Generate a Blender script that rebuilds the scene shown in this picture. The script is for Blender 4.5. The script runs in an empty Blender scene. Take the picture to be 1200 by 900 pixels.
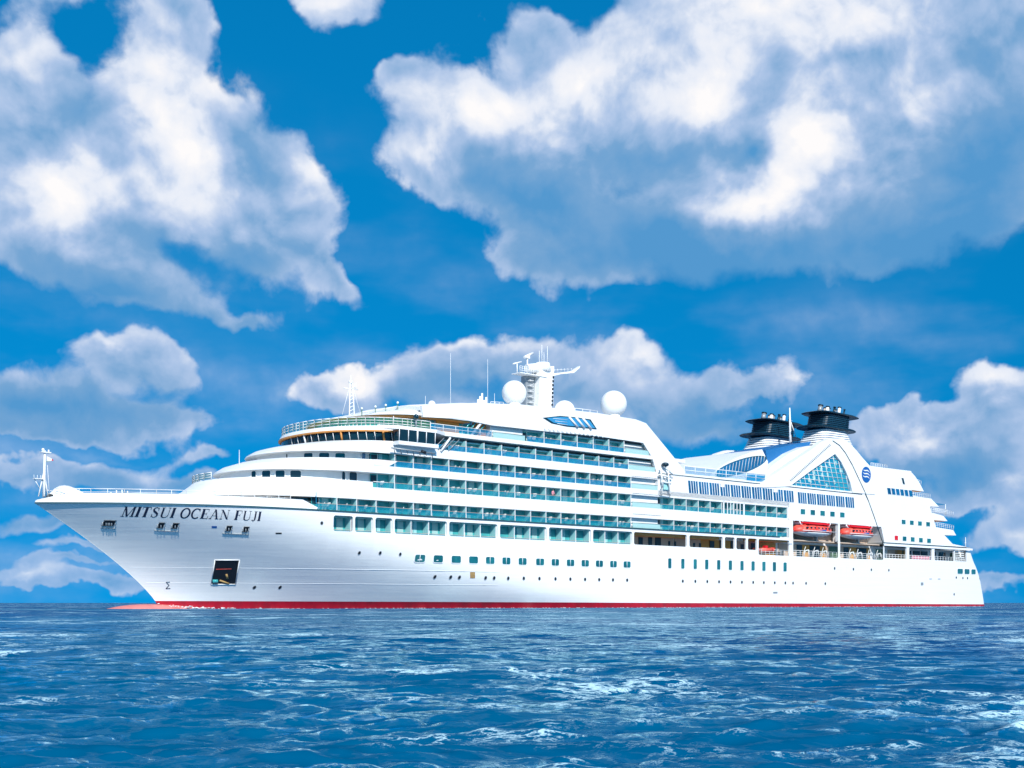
import bpy, math, random
import numpy as np
from mathutils import Vector, Matrix
rnd = random.Random(7)
SC = bpy.context.scene
COL = SC.collection
# ------------------------------------------------------------------ camera
F = 1450.0; TH = math.radians(41.5); CT, ST = math.cos(TH), math.sin(TH)
X0, Y0 = -56.65, 146.8          # the ship's stem head on the sea
HC = 0.75; HZ = 706.5           # eye height, horizon line
cam = bpy.data.cameras.new('camera'); camo = bpy.data.objects.new('camera', cam); COL.objects.link(camo)
camo.location = (0, 0, HC); camo.rotation_euler = (math.radians(90), 0, 0)
cam.sensor_width = 36; cam.lens = F/1200*36; cam.shift_y = (HZ-450)/1200
cam.clip_start = 0.1; cam.clip_end = 200000
SC.camera = camo
# ------------------------------------------------------------------ light
SUN_AZ = math.radians(164)      # compass: 0 = +Y, clockwise
SUN_EL = math.radians(35)
sd = Vector((math.sin(SUN_AZ)*math.cos(SUN_EL), math.cos(SUN_AZ)*math.cos(SUN_EL), math.sin(SUN_EL)))
sl = bpy.data.lights.new('sun', 'SUN'); sl.energy = 4.4; sl.angle = math.radians(0.5); sl.color = (1, 0.965, 0.91)
so = bpy.data.objects.new('sun', sl); COL.objects.link(so)
so.rotation_euler = (-sd).to_track_quat('-Z', 'Y').to_euler()
SC.view_settings.view_transform = 'Standard'; SC.view_settings.look = 'None'
SC.view_settings.exposure = 0.3; SC.view_settings.gamma = 1; SC.view_settings.use_curve_mapping = False

class NT:
    """tiny helper for node graphs"""
    def __init__(s, nt): s.nt = nt; s.L = nt.links
    def node(s, t, **k):
        n = s.nt.nodes.new(t)
        for a, b in k.items(): setattr(n, a, b)
        return n
    def put(s, sock, v):
        if isinstance(v, bpy.types.NodeSocket): s.L.new(v, sock)
        else: sock.default_value = v
    def m(s, op, a, b=0.0, c=0.0, clamp=False):
        n = s.node('ShaderNodeMath', operation=op, use_clamp=clamp)
        s.put(n.inputs[0], a); s.put(n.inputs[1], b); s.put(n.inputs[2], c)
        return n.outputs[0]
    def v(s, op, a, b=(0, 0, 0)):
        n = s.node('ShaderNodeVectorMath', operation=op)
        s.put(n.inputs[0], a); s.put(n.inputs[1], b)
        return n.outputs[0]
    def scale(s, a, f):
        n = s.node('ShaderNodeVectorMath', operation='SCALE'); s.put(n.inputs[0], a); s.put(n.inputs[3], f); return n.outputs[0]
    def noise(s, vec, scale, detail=4, rough=.55, out=0, dist=0.0, lac=2.0):
        n = s.node('ShaderNodeTexNoise'); s.put(n.inputs['Vector'], vec)
        n.inputs['Scale'].default_value = scale; n.inputs['Detail'].default_value = detail
        n.inputs['Roughness'].default_value = rough; n.inputs['Distortion'].default_value = dist
        n.inputs['Lacunarity'].default_value = lac
        return n.outputs[out]
    def ss(s, x, a, b):      # smoothstep
        n = s.node('ShaderNodeMapRange', interpolation_type='SMOOTHSTEP')
        s.put(n.inputs[0], x); n.inputs[1].default_value = a; n.inputs[2].default_value = b
        return n.outputs[0]
    def mix(s, f, a, b, mode='MIX'):
        n = s.node('ShaderNodeMix', data_type='RGBA', blend_type=mode)
        s.put(n.inputs[0], f)
        for i, x in ((6, a), (7, b)):
            s.put(n.inputs[i], x if isinstance(x, bpy.types.NodeSocket) else (*x, 1))
        return n.outputs[2]

W = bpy.data.worlds.new('World'); SC.world = W; W.use_nodes = True
W.cycles.sampling_method = 'MANUAL'; W.cycles.sample_map_resolution = 1024
wt = W.node_tree; wt.nodes.clear(); g = NT(wt)
tc = g.node('ShaderNodeTexCoord')
sep = g.node('ShaderNodeSeparateXYZ'); g.L.new(tc.outputs['Generated'], sep.inputs[0])
az = g.m('ARCTAN2', sep.outputs[0], sep.outputs[1])
el = g.m('ARCSINE', sep.outputs[2])
cmb = g.node('ShaderNodeCombineXYZ'); g.put(cmb.inputs[0], az); g.put(cmb.inputs[1], el)
AE = cmb.outputs[0]
nsky = g.node('ShaderNodeTexSky', sky_type='NISHITA', sun_disc=False)
nsky.sun_elevation = SUN_EL; nsky.sun_rotation = SUN_AZ; nsky.altitude = 0; nsky.air_density = 1.0; nsky.dust_density = 0.25; nsky.ozone_density = 3.0
def ang(px, py):
    X = (px-600)/F; Z = (HZ-py)/F
    return math.atan2(X, 1), math.atan2(Z, math.hypot(X, 1))
# cloud masses as bearing / elevation ellipses (centre x,y, radii, tilt deg, weight)
MASS = [(110,215,140,90,-20,.9),(215,130,100,95,35,.85),(15,110,62,100,0,.7),(320,215,80,75,40,.8),(385,325,62,28,42,.6),(370,240,40,40,0,.3),
        (120,310,180,50,22,.75),(300,290,95,55,20,.7),(205,20,60,60,10,.6),(75,95,36,30,0,.3),(150,360,70,20,0,.3),
        (395,4,80,42,20,.75),(60,-20,60,36,0,.4),(290,375,60,12,0,.4),
        (625,38,52,42,10,.8),(560,150,110,65,20,.95),(462,108,40,22,-20,.5),(500,195,70,40,15,.75),(700,150,160,90,0,1),(640,265,100,65,50,.75),
        (860,60,150,100,0,1),(1010,40,180,110,0,1),(900,190,150,80,-25,1),(1080,170,170,110,10,.9),(820,280,180,60,0,.65),
        (1050,270,190,50,-5,.6),(1180,110,110,140,0,.75),(720,325,80,36,0,.35),(600,300,40,30,0,.3),
        (395,455,66,36,-15,.85),(510,440,90,44,-4,.75),(620,425,90,40,4,.55),(745,430,62,36,10,.7),(880,448,100,28,-4,.6),(650,480,200,34,0,.45),(850,500,110,30,0,.42),
        (150,428,105,29.12,10,0.74),(50,465,110,35.84,6,0.74),(170,492,120,31.36,0,0.64),(230,540,80,15.68,0,0.49),(130,560,130,22.4,6,0.69),(30,548,60,20.16,0,0.54),(60,612,110,20.16,0,0.64),(230,600,60,13.44,0,0.49),
        (18,688,60,16.8,0,0.84),(120,690,100,15.68,0,0.64),(260,690,120,13.44,0,0.49),(100,645,110,11.2,0,0.49),
        (1175,455,52,38.08,0,0.84),(1125,500,110,33.6,0,0.84),(1060,522,66,35.84,0,0.84),(1180,575,62,44.8,10,0.79),(1110,570,70,29.12,0,0.59),(1195,640,60,24.64,0,0.79),(1180,690,70,13.44,0,0.54),(1150,535,80,22.4,0,0.54),
        (330,600,90,14,0,.5),(60,500,170,22,0,.5),(200,575,130,12,0,.45),(70,665,110,12,0,.5),(1090,600,90,14,0,.45)]
# where the masses billow towards the sun (same form, weight = brightness)
LIT = [(110,235,110,50,10,.55),(225,180,90,70,30,.8),(275,95,45,34,-20,.7),(60,220,60,50,0,.6),(190,80,70,80,30,.45),(370,200,34,50,20,.4),(20,80,45,50,0,.3),(395,0,70,30,0,.5),(420,330,30,20,0,.25),
       (230,300,150,42,14,-.6),(110,345,160,36,20,-.55),(300,190,34,60,0,-.35),(90,140,50,40,0,-.3),(300,395,120,40,0,-.3),
       (560,130,95,45,-10,.65),(680,110,130,50,-15,.7),(810,110,70,40,0,.8),(500,185,70,30,0,.4),(880,25,130,65,0,.75),(1010,40,110,60,0,.5),
       (965,160,55,66,-45,1.1),(895,230,100,40,-22,1.05),(1080,110,60,60,0,.35),
       (640,230,150,50,10,-.45),(780,300,190,50,0,-.55),(880,320,160,44,0,-.45),(1100,290,170,60,0,-.6),(890,175,44,26,0,-.5),(760,190,60,26,0,-.3),(1160,190,90,90,0,-.45),(1010,80,60,20,-10,-.2),
       (415,435,55,30,-10,.8),(350,462,25,22,0,.4),(745,425,45,24,0,.4),(560,405,100,16,0,.3),(930,440,70,14,0,.3),(560,470,160,30,0,-.45),(830,490,160,40,0,-.45),
       (130,412,90,18,12,.25),(1170,445,45,24,0,.5),(1060,512,50,26,0,.4),(1185,575,50,34,0,.45),(20,685,50,12,0,.6),(1195,640,34,20,0,.5),
       (150,535,80,12,0,.3),(60,470,200,40,0,-.45),(130,590,180,36,0,-.4),(1100,560,140,40,0,-.35)]
def blobs(vec, lst, sc=1.0):
    acc = None
    for (x, y, rx, ry, rot, w) in lst:
        a, e = ang(x, y)
        mp = g.node('ShaderNodeMapping', vector_type='TEXTURE')
        mp.inputs['Location'].default_value = (a, e, 0)
        mp.inputs['Rotation'].default_value = (0, 0, math.radians(-rot))
        mp.inputs['Scale'].default_value = (rx*sc/F, ry*sc/F, 1)
        g.L.new(vec, mp.inputs['Vector'])
        gr = g.node('ShaderNodeTexGradient', gradient_type='QUADRATIC_SPHERE')
        g.L.new(mp.outputs[0], gr.inputs[0])
        t = g.m('MULTIPLY', gr.outputs['Fac'], w)
        acc = t if acc is None else g.m('ADD', acc, t)
    return acc
DIRV = tc.outputs['Generated']
def shift(v, dx, dz): return g.v('ADD', v, (dx, 0, dz))
W0 = g.noise(DIRV, 9, 3, .5, out=1)
WV = g.v('ADD', DIRV, g.scale(g.v('SUBTRACT', W0, (.5, .5, .5)), .05))
def relief(v, det, vd):           # billow height of the cloud surface
    n0 = g.noise(v, 5, 2, .5)
    n1 = g.noise(v, 24, det, .58)
    vo = g.node('ShaderNodeTexVoronoi', feature='F1', normalize=True); g.put(vo.inputs['Vector'], v)
    vo.inputs['Scale'].default_value = 15; vo.inputs['Detail'].default_value = vd; vo.inputs['Roughness'].default_value = .6; vo.inputs['Lacunarity'].default_value = 2.2
    puff = g.m('SUBTRACT', .45, vo.outputs['Distance'])
    r_ = g.m('ADD', g.m('MULTIPLY', puff, .9), g.m('MULTIPLY', g.m('SUBTRACT', n1, .5), .62))
    return g.m('ADD', r_, g.m('MULTIPLY', g.m('SUBTRACT', n0, .5), .6))
wn = g.noise(DIRV, 11, 5, .54, out=1)
AEw = g.v('ADD', AE, g.scale(g.v('SUBTRACT', wn, (.5, .5, .5)), .085))
R0 = relief(WV, 7, 2.3); R1 = relief(shift(WV, .004, .011), 4, 2.0)
M0 = blobs(AEw, MASS, 1.55)
# elsewhere round the sky: scattered cloud
far = g.m('MULTIPLY', g.ss(g.m('ABSOLUTE', az), .5, .75), g.ss(g.noise(DIRV, 2.2, 3, .5), .42, .62))
hi = g.m('MULTIPLY', g.ss(el, .5, .75), g.ss(g.noise(DIRV, 2.2, 3, .5), .45, .62))
M0 = g.m('ADD', M0, g.m('MULTIPLY', g.m('MAXIMUM', far, hi), .28))
Mc = g.m('MINIMUM', M0, 1.0)
D0 = g.m('ADD', g.m('MULTIPLY', Mc, 1.6), g.m('SUBTRACT', g.m('MULTIPLY', R0, .9), .40))
L0 = blobs(AEw, LIT, 1.45)
wd = g.m('ADD', .25, g.m('MULTIPLY', g.m('MAXIMUM', g.m("MULTIPLY", L0, -1.0), 0.0), .45))
alpha = g.ss(g.m('DIVIDE', g.m('ADD', D0, .03), wd), 0.0, 1.0)
slope = g.m('SUBTRACT', R0, R1)
lit = g.m('ADD', g.m('ADD', g.m('MULTIPLY', L0, .86), g.m('MULTIPLY', slope, g.m('ADD', .75, g.m('MULTIPLY', L0, .9)))), g.m('MULTIPLY', R0, .20))
lit = g.m('ADD', lit, .30)
rim = g.m('SUBTRACT', 1.0, g.ss(D0, .1, .75))
lit = g.m('ADD', lit, g.m('MULTIPLY', rim, .12))
cr = g.node('ShaderNodeValToRGB'); g.put(cr.inputs[0], lit)
e_ = cr.color_ramp.elements
e_[0].position = 0.0; e_[0].color = (.09, .31, .61, 1)
e_[1].position = 1.0; e_[1].color = (1.0, .97, .96, 1)
for p_, c_ in ((.25, (.19, .38, .64)), (.48, (.43, .56, .79)), (.70, (.80, .84, .93))):
    x_ = e_.new(p_); x_.color = (*c_, 1)
skv = g.node('ShaderNodeCombineXYZ'); g.L.new(sep.outputs[0], skv.inputs[0]); g.L.new(sep.outputs[1], skv.inputs[1]); g.put(skv.inputs[2], g.m('ADD', g.m('MULTIPLY', sep.outputs[2], .40), .36))
g.L.new(skv.outputs[0], nsky.inputs[0])
skyc = g.mix(1.0, nsky.outputs[0], (.006, .63, .86), 'MULTIPLY')
bg1 = g.node('ShaderNodeBackground'); g.put(bg1.inputs[0], skyc); bg1.inputs[1].default_value = .15
bg2 = g.node('ShaderNodeBackground'); g.put(bg2.inputs[0], cr.outputs[0]); bg2.inputs[1].default_value = .84
st_ = g.node('ShaderNodeMapping'); g.L.new(AE, st_.inputs[0]); st_.inputs['Scale'].default_value = (1, 2.6, 1)
veil = g.m('MULTIPLY', g.ss(g.noise(st_.outputs[0], 5.5, 5, .5), .42, .72), g.ss(el, .42, .05))
alpha = g.m('MULTIPLY', alpha, g.m('ADD', .72, g.m('MULTIPLY', g.ss(el, .02, .17), .24)))
alpha = g.m('MAXIMUM', alpha, g.m('MULTIPLY', veil, .42))
mx = g.node('ShaderNodeMixShader'); g.put(mx.inputs[0], alpha); g.L.new(bg1.outputs[0], mx.inputs[1]); g.L.new(bg2.outputs[0], mx.inputs[2])
wo = g.node('ShaderNodeOutputWorld'); g.L.new(mx.outputs[0], wo.inputs[0])

# ------------------------------------------------------------------ the sea: one sheet to the horizon
def sea():
    # bearings: fine ahead of the camera, coarse all round
    fine = np.radians(np.linspace(-37, 37, 860))
    rest = np.radians(np.concatenate([np.linspace(38, 322, 90)]))
    bear = np.concatenate([fine, rest])
    r = [1.2]
    while r[-1] < 60000:
        k = .0075 if 4 < r[-1] < 90 else (.012 if r[-1] < 400 else .05)
        r.append(r[-1]*(1+k))
    r = np.array(r); nb, nr = len(bear), len(r)
    B, R = np.meshgrid(bear, r)
    X = R*np.sin(B); Y = R*np.cos(B); Z = np.zeros_like(X); DX = np.zeros_like(X); DY = np.zeros_like(X)
    rs = np.random.RandomState(3)
    lam = np.exp(np.linspace(np.log(.12), np.log(12), 130)); crest = np.zeros_like(X)
    space = R*.0085
    grp = .75+.35*np.sin(X*.11+.7+np.sin(Y*.05)*1.5)*np.sin(Y*.07+1.1+np.sin(X*.06))
    for l in lam:
        th = math.radians(262)+rs.normal(0, .62)
        kx, ky = math.cos(th)*2*math.pi/l, math.sin(th)*2*math.pi/l
        A = .0062*l**.85 if l < .5 else .0030*(l/.8)**.05
        fade = np.clip((l/np.maximum(space, 1e-3)-2.2)/2.5, 0, 1)
        ph = kx*X+ky*Y+rs.uniform(0, 6.28)
        S = A*fade*grp
        Z += S*np.sin(ph)
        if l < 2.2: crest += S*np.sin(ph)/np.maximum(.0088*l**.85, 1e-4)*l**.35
        c = np.cos(ph)*S*.8
        DX += c*math.cos(th); DY += c*math.sin(th)
    fr = np.clip((3000-R)/2000, 0, 1)
    X += DX*fr; Y += DY*fr; Z *= fr
    co = np.stack([X, Y, Z], -1).reshape(-1, 3).astype(np.float32)
    i = np.arange(nr-1)[:, None]*nb; j = np.arange(nb)[None, :]; j2 = (j+1) % nb
    q_ = np.stack([i+j, i+nb+j, i+nb+j2, i+j2], -1).reshape(-1, 4)[:, ::-1]
    me = bpy.data.meshes.new('sea')
    me.vertices.add(len(co)+1); me.vertices.foreach_set('co', np.concatenate([co.ravel(), [0, 0, 0]]).astype(np.float32))
    cidx = len(co); fan = np.stack([np.full(nb, cidx), np.arange(nb), (np.arange(nb)+1) % nb], -1)[:, ::-1]
    nl = q_.size+fan.size
    me.loops.add(nl); me.loops.foreach_set('vertex_index', np.concatenate([q_.ravel(), fan.ravel()]).astype(np.int32))
    me.polygons.add(len(q_)+len(fan))
    me.polygons.foreach_set('loop_start', np.concatenate([np.arange(len(q_))*4, len(q_)*4+np.arange(len(fan))*3]).astype(np.int32))
    me.polygons.foreach_set('use_smooth', np.ones(len(q_)+len(fan), bool))
    me.update(calc_edges=True)
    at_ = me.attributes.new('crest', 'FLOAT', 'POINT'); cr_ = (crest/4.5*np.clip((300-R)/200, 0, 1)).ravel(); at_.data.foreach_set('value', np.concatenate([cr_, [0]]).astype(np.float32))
    o = bpy.data.objects.new('sea', me); COL.objects.link(o); o['kind'] = 'structure'
    m = bpy.data.materials.new('sea_water'); m.use_nodes = True; nt = m.node_tree; nt.nodes.clear(); h = NT(nt)
    geo = h.node('ShaderNodeNewGeometry'); pos = geo.outputs['Position']
    pr = h.node('ShaderNodeBsdfPrincipled'); 
    dist_ = h.node('ShaderNodeVectorMath', operation='LENGTH'); h.L.new(pos, dist_.inputs[0]); far_ = h.ss(dist_.outputs['Value'], 15, 160)
    
    st = h.node('ShaderNodeMapping'); h.L.new(pos, st.inputs[0]); st.inputs['Scale'].default_value = (.62, 1.0, .5)
    st.inputs['Rotation'].default_value = (0, 0, math.radians(6))
    def slope_(sc, det, ro, k):
        nz = h.noise(st.outputs[0], sc, det, ro, out=1)
        return h.v('MULTIPLY', h.v('SUBTRACT', nz, (.5, .5, .5)), (k, k*1.25, 0))
    nn = h.v('ADD', geo.outputs['Normal'], h.v('ADD', slope_(2.2, 7, .72, 1.5), slope_(.35, 3, .6, .35)))
    nn = h.v('NORMALIZE', nn)
    c = h.mix(h.ss(h.noise(st.outputs[0], .035, 3, .5), .35, .65), (.0, .092, .195), (.0, .034, .140))
    # glints of bright sky, painted as pale flecks into the water colour
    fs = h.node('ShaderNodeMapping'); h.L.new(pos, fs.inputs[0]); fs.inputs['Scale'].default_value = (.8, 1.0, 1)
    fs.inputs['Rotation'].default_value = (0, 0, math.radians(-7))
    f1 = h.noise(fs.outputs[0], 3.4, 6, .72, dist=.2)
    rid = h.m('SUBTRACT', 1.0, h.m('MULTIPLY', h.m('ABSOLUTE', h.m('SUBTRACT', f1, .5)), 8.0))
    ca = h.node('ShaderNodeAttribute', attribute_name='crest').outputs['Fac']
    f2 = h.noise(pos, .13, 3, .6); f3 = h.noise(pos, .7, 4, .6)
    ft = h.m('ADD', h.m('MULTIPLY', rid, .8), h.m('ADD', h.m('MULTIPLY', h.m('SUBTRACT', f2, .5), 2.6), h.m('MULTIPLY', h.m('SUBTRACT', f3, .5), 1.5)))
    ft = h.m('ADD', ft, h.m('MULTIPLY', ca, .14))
    foam = h.m('MULTIPLY', h.ss(ft, GLINT0, GLINT0+.35), .85)  # mask of the painted glints, not broken water
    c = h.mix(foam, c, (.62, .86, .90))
    # body colour under a surface that mirrors the sky
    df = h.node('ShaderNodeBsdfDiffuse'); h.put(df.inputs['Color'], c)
    gl = h.node('ShaderNodeBsdfGlossy'); gl.inputs['Color'].default_value = (.55, .88, 1.0, 1); h.put(gl.inputs['Roughness'], h.m('ADD', .06, h.m('MULTIPLY', far_, .08)))
    h.L.new(nn, gl.inputs['Normal'])
    fz = h.node('ShaderNodeFresnel'); fz.inputs['IOR'].default_value = WIOR; h.L.new(nn, fz.inputs['Normal'])
    fr = h.m('MULTIPLY', h.m('MINIMUM', h.m('POWER', fz.outputs[0], WPOW), 1.0), .95)
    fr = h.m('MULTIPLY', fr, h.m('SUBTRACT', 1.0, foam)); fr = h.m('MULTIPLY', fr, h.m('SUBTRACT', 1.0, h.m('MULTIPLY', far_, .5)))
    ms = h.node('ShaderNodeMixShader'); h.put(ms.inputs[0], fr); h.L.new(df.outputs[0], ms.inputs[1]); h.L.new(gl.outputs[0], ms.inputs[2])
    nt.nodes.remove(pr)
    ou = h.node('ShaderNodeOutputMaterial'); h.L.new(ms.outputs[0], ou.inputs[0])
    me.materials.append(m)
GLINT0 = .76; WIOR = 1.22; WPOW = 1.75
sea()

# ------------------------------------------------------------------ materials
def mat(name, col, rough=.5, metal=0.0, spec=.5, trans=0.0, coat=0.0, noise=None, bump=0.0, alpha=1.0, ior=1.45):
    m = bpy.data.materials.new(name); m.use_nodes = True; nt = m.node_tree; h = NT(nt)
    p = nt.nodes['Principled BSDF']
    p.inputs['Base Color'].default_value = (*col, 1); p.inputs['Roughness'].default_value = rough
    p.inputs['Metallic'].default_value = metal; p.inputs['Specular IOR Level'].default_value = spec
    p.inputs['Transmission Weight'].default_value = trans; p.inputs['Coat Weight'].default_value = coat
    p.inputs['Alpha'].default_value = alpha; p.inputs['IOR'].default_value = ior
    t = h.node('ShaderNodeTexCoord').outputs['Object']
    if noise:
        sc, amt, col2 = noise
        f = h.ss(h.noise(t, sc, 5, .6), .35, .75)
        h.put(p.inputs['Base Color'], h.mix(h.m('MULTIPLY', f, amt), col, col2))
    if bump:
        b = h.node('ShaderNodeBump'); b.inputs['Strength'].default_value = .6; b.inputs['Distance'].default_value = bump
        h.put(b.inputs['Height'], h.noise(t, 1.6, 3, .5)); h.L.new(b.outputs[0], p.inputs['Normal'])
    return m
M = {}
M['white'] = mat('white_paint', (.80, .80, .79), .35, noise=(.35, .35, (.70, .70, .68)), bump=.01)
M['trim'] = mat('white_trim', (.80, .80, .79), .4)
M['deck'] = mat('deck_grey', (.30, .31, .30), .8, noise=(.8, .5, (.2, .2, .2)))
M['teak'] = mat('teak_soffit', (.62, .27, .07), .5, noise=(1.5, .5, (.42, .17, .05)))
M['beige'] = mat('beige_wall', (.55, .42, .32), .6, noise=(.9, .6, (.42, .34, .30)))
M['ochre'] = mat('ochre_wall', (.60, .30, .06), .5, noise=(.9, .5, (.45, .22, .06)))
M['boot'] = mat('red_antifouling', (.42, .006, .022), .45, noise=(.6, .7, (.20, .01, .02)))
M['bulb'] = mat('faded_antifouling', (.62, .20, .18), .5, noise=(.6, .6, (.45, .13, .12)))
M['line'] = mat('dark_sheer_line', (.02, .07, .09), .5)
M['navy'] = mat('blackish_teal_paint', (.004, .026, .045), .35)
M['black'] = mat('black_opening', (.008, .012, .018), .6)
M['dark'] = mat('dark_glass', (.006, .03, .045), .06, spec=.8)
M['teal'] = mat('teal_glass', (.03, .30, .33), .12, spec=.5, noise=(.45, .9, (.10, .48, .46)))
M['pane'] = mat('window_glass', (.008, .10, .12), .07, spec=.9, noise=(.5, .9, (.02, .2, .22)))
M['blueglass'] = mat('blue_glass', (.008, .13, .28), .06, spec=1.0, noise=(.3, .9, (.004, .05, .12)))
M['rail'] = mat('tinted_rail_glass', (.004, .22, .42), .08, spec=.8, alpha=.60, noise=(1.2, .5, (.01, .17, .30)))
M['railg'] = mat('green_rail_glass', (.06, .20, .08), .1, spec=.8, alpha=.45)
M['pale'] = mat('pale_screen_glass', (.42, .66, .64), .12, alpha=.8)
M['part'] = mat('frosted_divider', (.36, .66, .66), .35, noise=(1.0, .6, (.16, .48, .52)))
M['awning'] = mat('dark_blue_awning', (.008, .13, .34), .5)
M['rail_teal'] = mat('teal_rail_glass', (.004, .24, .34), .08, spec=.8, alpha=.52, noise=(1.2, .5, (.01, .17, .24)))
M['door'] = mat('dark_doorway', (.006, .035, .05), .3)
M['metal'] = mat('grey_metal', (.30, .33, .35), .4, metal=.3)
M['wood'] = mat('handrail_wood', (.45, .33, .27), .5)
M['orange'] = mat('orange_canopy', (.75, .045, .03), .45, noise=(1.1, .7, (.85, .28, .20)))
M['archglass'] = mat('blue_green_glass', (.006, .20, .34), .08, spec=.7, noise=(.3, .8, (.03, .34, .42)))
M['red'] = mat('red_cover', (.62, .008, .016), .4)
M['logo'] = mat('logo_blue', (.008, .10, .34), .4)
M['ink'] = mat('lettering_blue_black', (.010, .018, .05), .4)
M['rust'] = mat('worn_brown_paint', (.42, .27, .10), .7, noise=(3, .8, (.25, .14, .06)))
M['sky_shell'] = mat('blue_fabric_roof', (.03, .25, .48), .5)
M['skin'] = mat('skin', (.55, .32, .22), .5)
M['shirt'] = mat('pink_shirt', (.72, .30, .36), .8)
M['trouser'] = mat('dark_trousers', (.03, .04, .08), .8)
M['plastic'] = mat('white_plastic', (.78, .80, .78), .4)
M['foam'] = mat('sea_foam', (.82, .86, .88), .9)

def hull_mat():
    m = mat('hull_paint', (.80, .80, .79), .22, spec=.6, coat=.35); nt = m.node_tree; h = NT(nt); p = nt.nodes['Principled BSDF']
    t = h.node('ShaderNodeTexCoord').outputs['Object']
    sp = h.node('ShaderNodeSeparateXYZ'); h.L.new(t, sp.inputs[0])
    # plating: strakes 1.4 m high, frames pressed in between
    mp = h.node('ShaderNodeMapping'); h.L.new(t, mp.inputs[0]); mp.inputs['Scale'].default_value = (.10, .1, 1.6)
    wav = h.noise(mp.outputs[0], 1.0, 4, .55)
    mp2 = h.node('ShaderNodeMapping'); h.L.new(t, mp2.inputs[0]); mp2.inputs['Scale'].default_value = (.5, .1, .35)
    pan = h.noise(mp2.outputs[0], 1.0, 2, .5)
    fr = h.m('ABSOLUTE', h.m('SUBTRACT', h.m('FRACT', h.m('DIVIDE', sp.outputs[2], 1.42)), .5))
    seam = h.ss(fr, .465, .495)
    b = h.node('ShaderNodeBump'); b.inputs['Strength'].default_value = .8; b.inputs['Distance'].default_value = 1.0
    h.put(b.inputs['Height'], h.m('ADD', h.m('ADD', h.m('MULTIPLY', wav, .035), h.m('MULTIPLY', pan, .03)), h.m('MULTIPLY', seam, .004)))
    h.L.new(b.outputs[0], p.inputs['Normal'])
    # scuffs and weather stains
    mp3 = h.node('ShaderNodeMapping'); h.L.new(t, mp3.inputs[0]); mp3.inputs['Scale'].default_value = (1.3, .2, .12)
    run = h.ss(h.noise(mp3.outputs[0], 1.0, 5, .6), .62, .80)
    low = h.ss(sp.outputs[2], 7.0, 1.0)
    mp4 = h.node('ShaderNodeMapping'); h.L.new(t, mp4.inputs[0]); mp4.inputs['Scale'].default_value = (.35, .2, 3.5)
    scuff = h.m('MULTIPLY', h.ss(h.noise(mp4.outputs[0], 1.0, 6, .65), .66, .74), low)
    f = h.m('ADD', h.m('MULTIPLY', run, .14), h.m('MULTIPLY', scuff, .35), clamp=True)
    c = h.mix(f, (.80, .80, .79), (.48, .42, .30))
    c = h.mix(h.m('MULTIPLY', seam, .10), c, (.55, .60, .62))
    h.put(p.inputs['Base Color'], c)
    return m
M['hull'] = hull_mat()

# ------------------------------------------------------------------ mesh helpers (ship frame: x aft from the stem head, -y to port, z up)
class MB:
    def __init__(s): s.v = []; s.f = []; s.mi = []; s.mats = []; s.cur = 0; s.sm = []
    def use(s, m):
        m = M[m]
        if m not in s.mats: s.mats.append(m)
        s.cur = s.mats.index(m); return s
    def face(s, idx, smooth=False): s.f.append(idx); s.mi.append(s.cur); s.sm.append(smooth)
    def add(s, vs): n = len(s.v); s.v.extend([tuple(map(float, a)) for a in vs]); return n
    def box(s, x0, x1, y0, y1, z0, z1):
        n = s.add([(x, y, z) for z in (z0, z1) for y in (y0, y1) for x in (x0, x1)])
        for q_ in ((0, 2, 3, 1), (4, 5, 7, 6), (0, 1, 5, 4), (2, 6, 7, 3), (0, 4, 6, 2), (1, 3, 7, 5)): s.face([n+k for k in q_])
        return s
    def prism(s, pts, y0, y1):             # polygon in x-z, extruded across the ship
        n = len(pts); a = s.add([(p[0], y0, p[1]) for p in pts]); b = s.add([(p[0], y1, p[1]) for p in pts])
        s.face([a+i for i in range(n)]); s.face([b+n-1-i for i in range(n)])
        for i in range(n): j = (i+1) % n; s.face([a+j, a+i, b+i, b+j])
        return s
    def poly(s, pts): a = s.add(pts); s.face([a+i for i in range(len(pts))]); return s
    def loft(s, rings, cap0=True, cap1=True, smooth=False, closed=True):
        n = len(rings[0]); st = [s.add(r) for r in rings]
        for k in range(len(rings)-1):
            for i in range(n if closed else n-1):
                j = (i+1) % n
                s.face([st[k]+i, st[k]+j, st[k+1]+j, st[k+1]+i], smooth)
        if cap0: s.face([st[0]+n-1-i for i in range(n)])
        if cap1: s.face([st[-1]+i for i in range(n)])
        return s
    def tube(s, a, b, r, r2=None, n=6, smooth=True):
        a = Vector(a); b = Vector(b); d = (b-a).normalized()
        u = d.orthogonal().normalized(); w = d.cross(u); r2 = r if r2 is None else r2
        R = [[c+(u*math.cos(2*math.pi*i/n)+w*math.sin(2*math.pi*i/n))*rr for i in range(n)] for c, rr in ((a, r), (b, r2))]
        return s.loft(R, smooth=smooth)
    def path(s, pts, r, n=5):
        for a, b in zip(pts, pts[1:]): s.tube(a, b, r, n=n)
        return s
    def ball(s, c, r, nu=24, nv=14, v0=0, v1=math.pi, sx=1, sy=1, sz=1):
        R = []
        for i in range(nv+1):
            t = v0+(v1-v0)*i/nv; R.append([(c[0]+r*sx*math.sin(t)*math.cos(2*math.pi*j/nu), c[1]+r*sy*math.sin(t)*math.sin(2*math.pi*j/nu), c[2]-r*sz*math.cos(t)) for j in range(nu)])
        return s.loft(R, smooth=True)
    def build(s, name, parent=None, bevel=0):
        me = bpy.data.meshes.new(name); me.from_pydata(s.v, [], s.f)
        for m in s.mats: me.materials.append(m)
        me.polygons.foreach_set('material_index', s.mi); me.polygons.foreach_set('use_smooth', s.sm)
        me.update()
        o = bpy.data.objects.new(name, me); COL.objects.link(o)
        if parent: o.parent = parent
        return o
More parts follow.
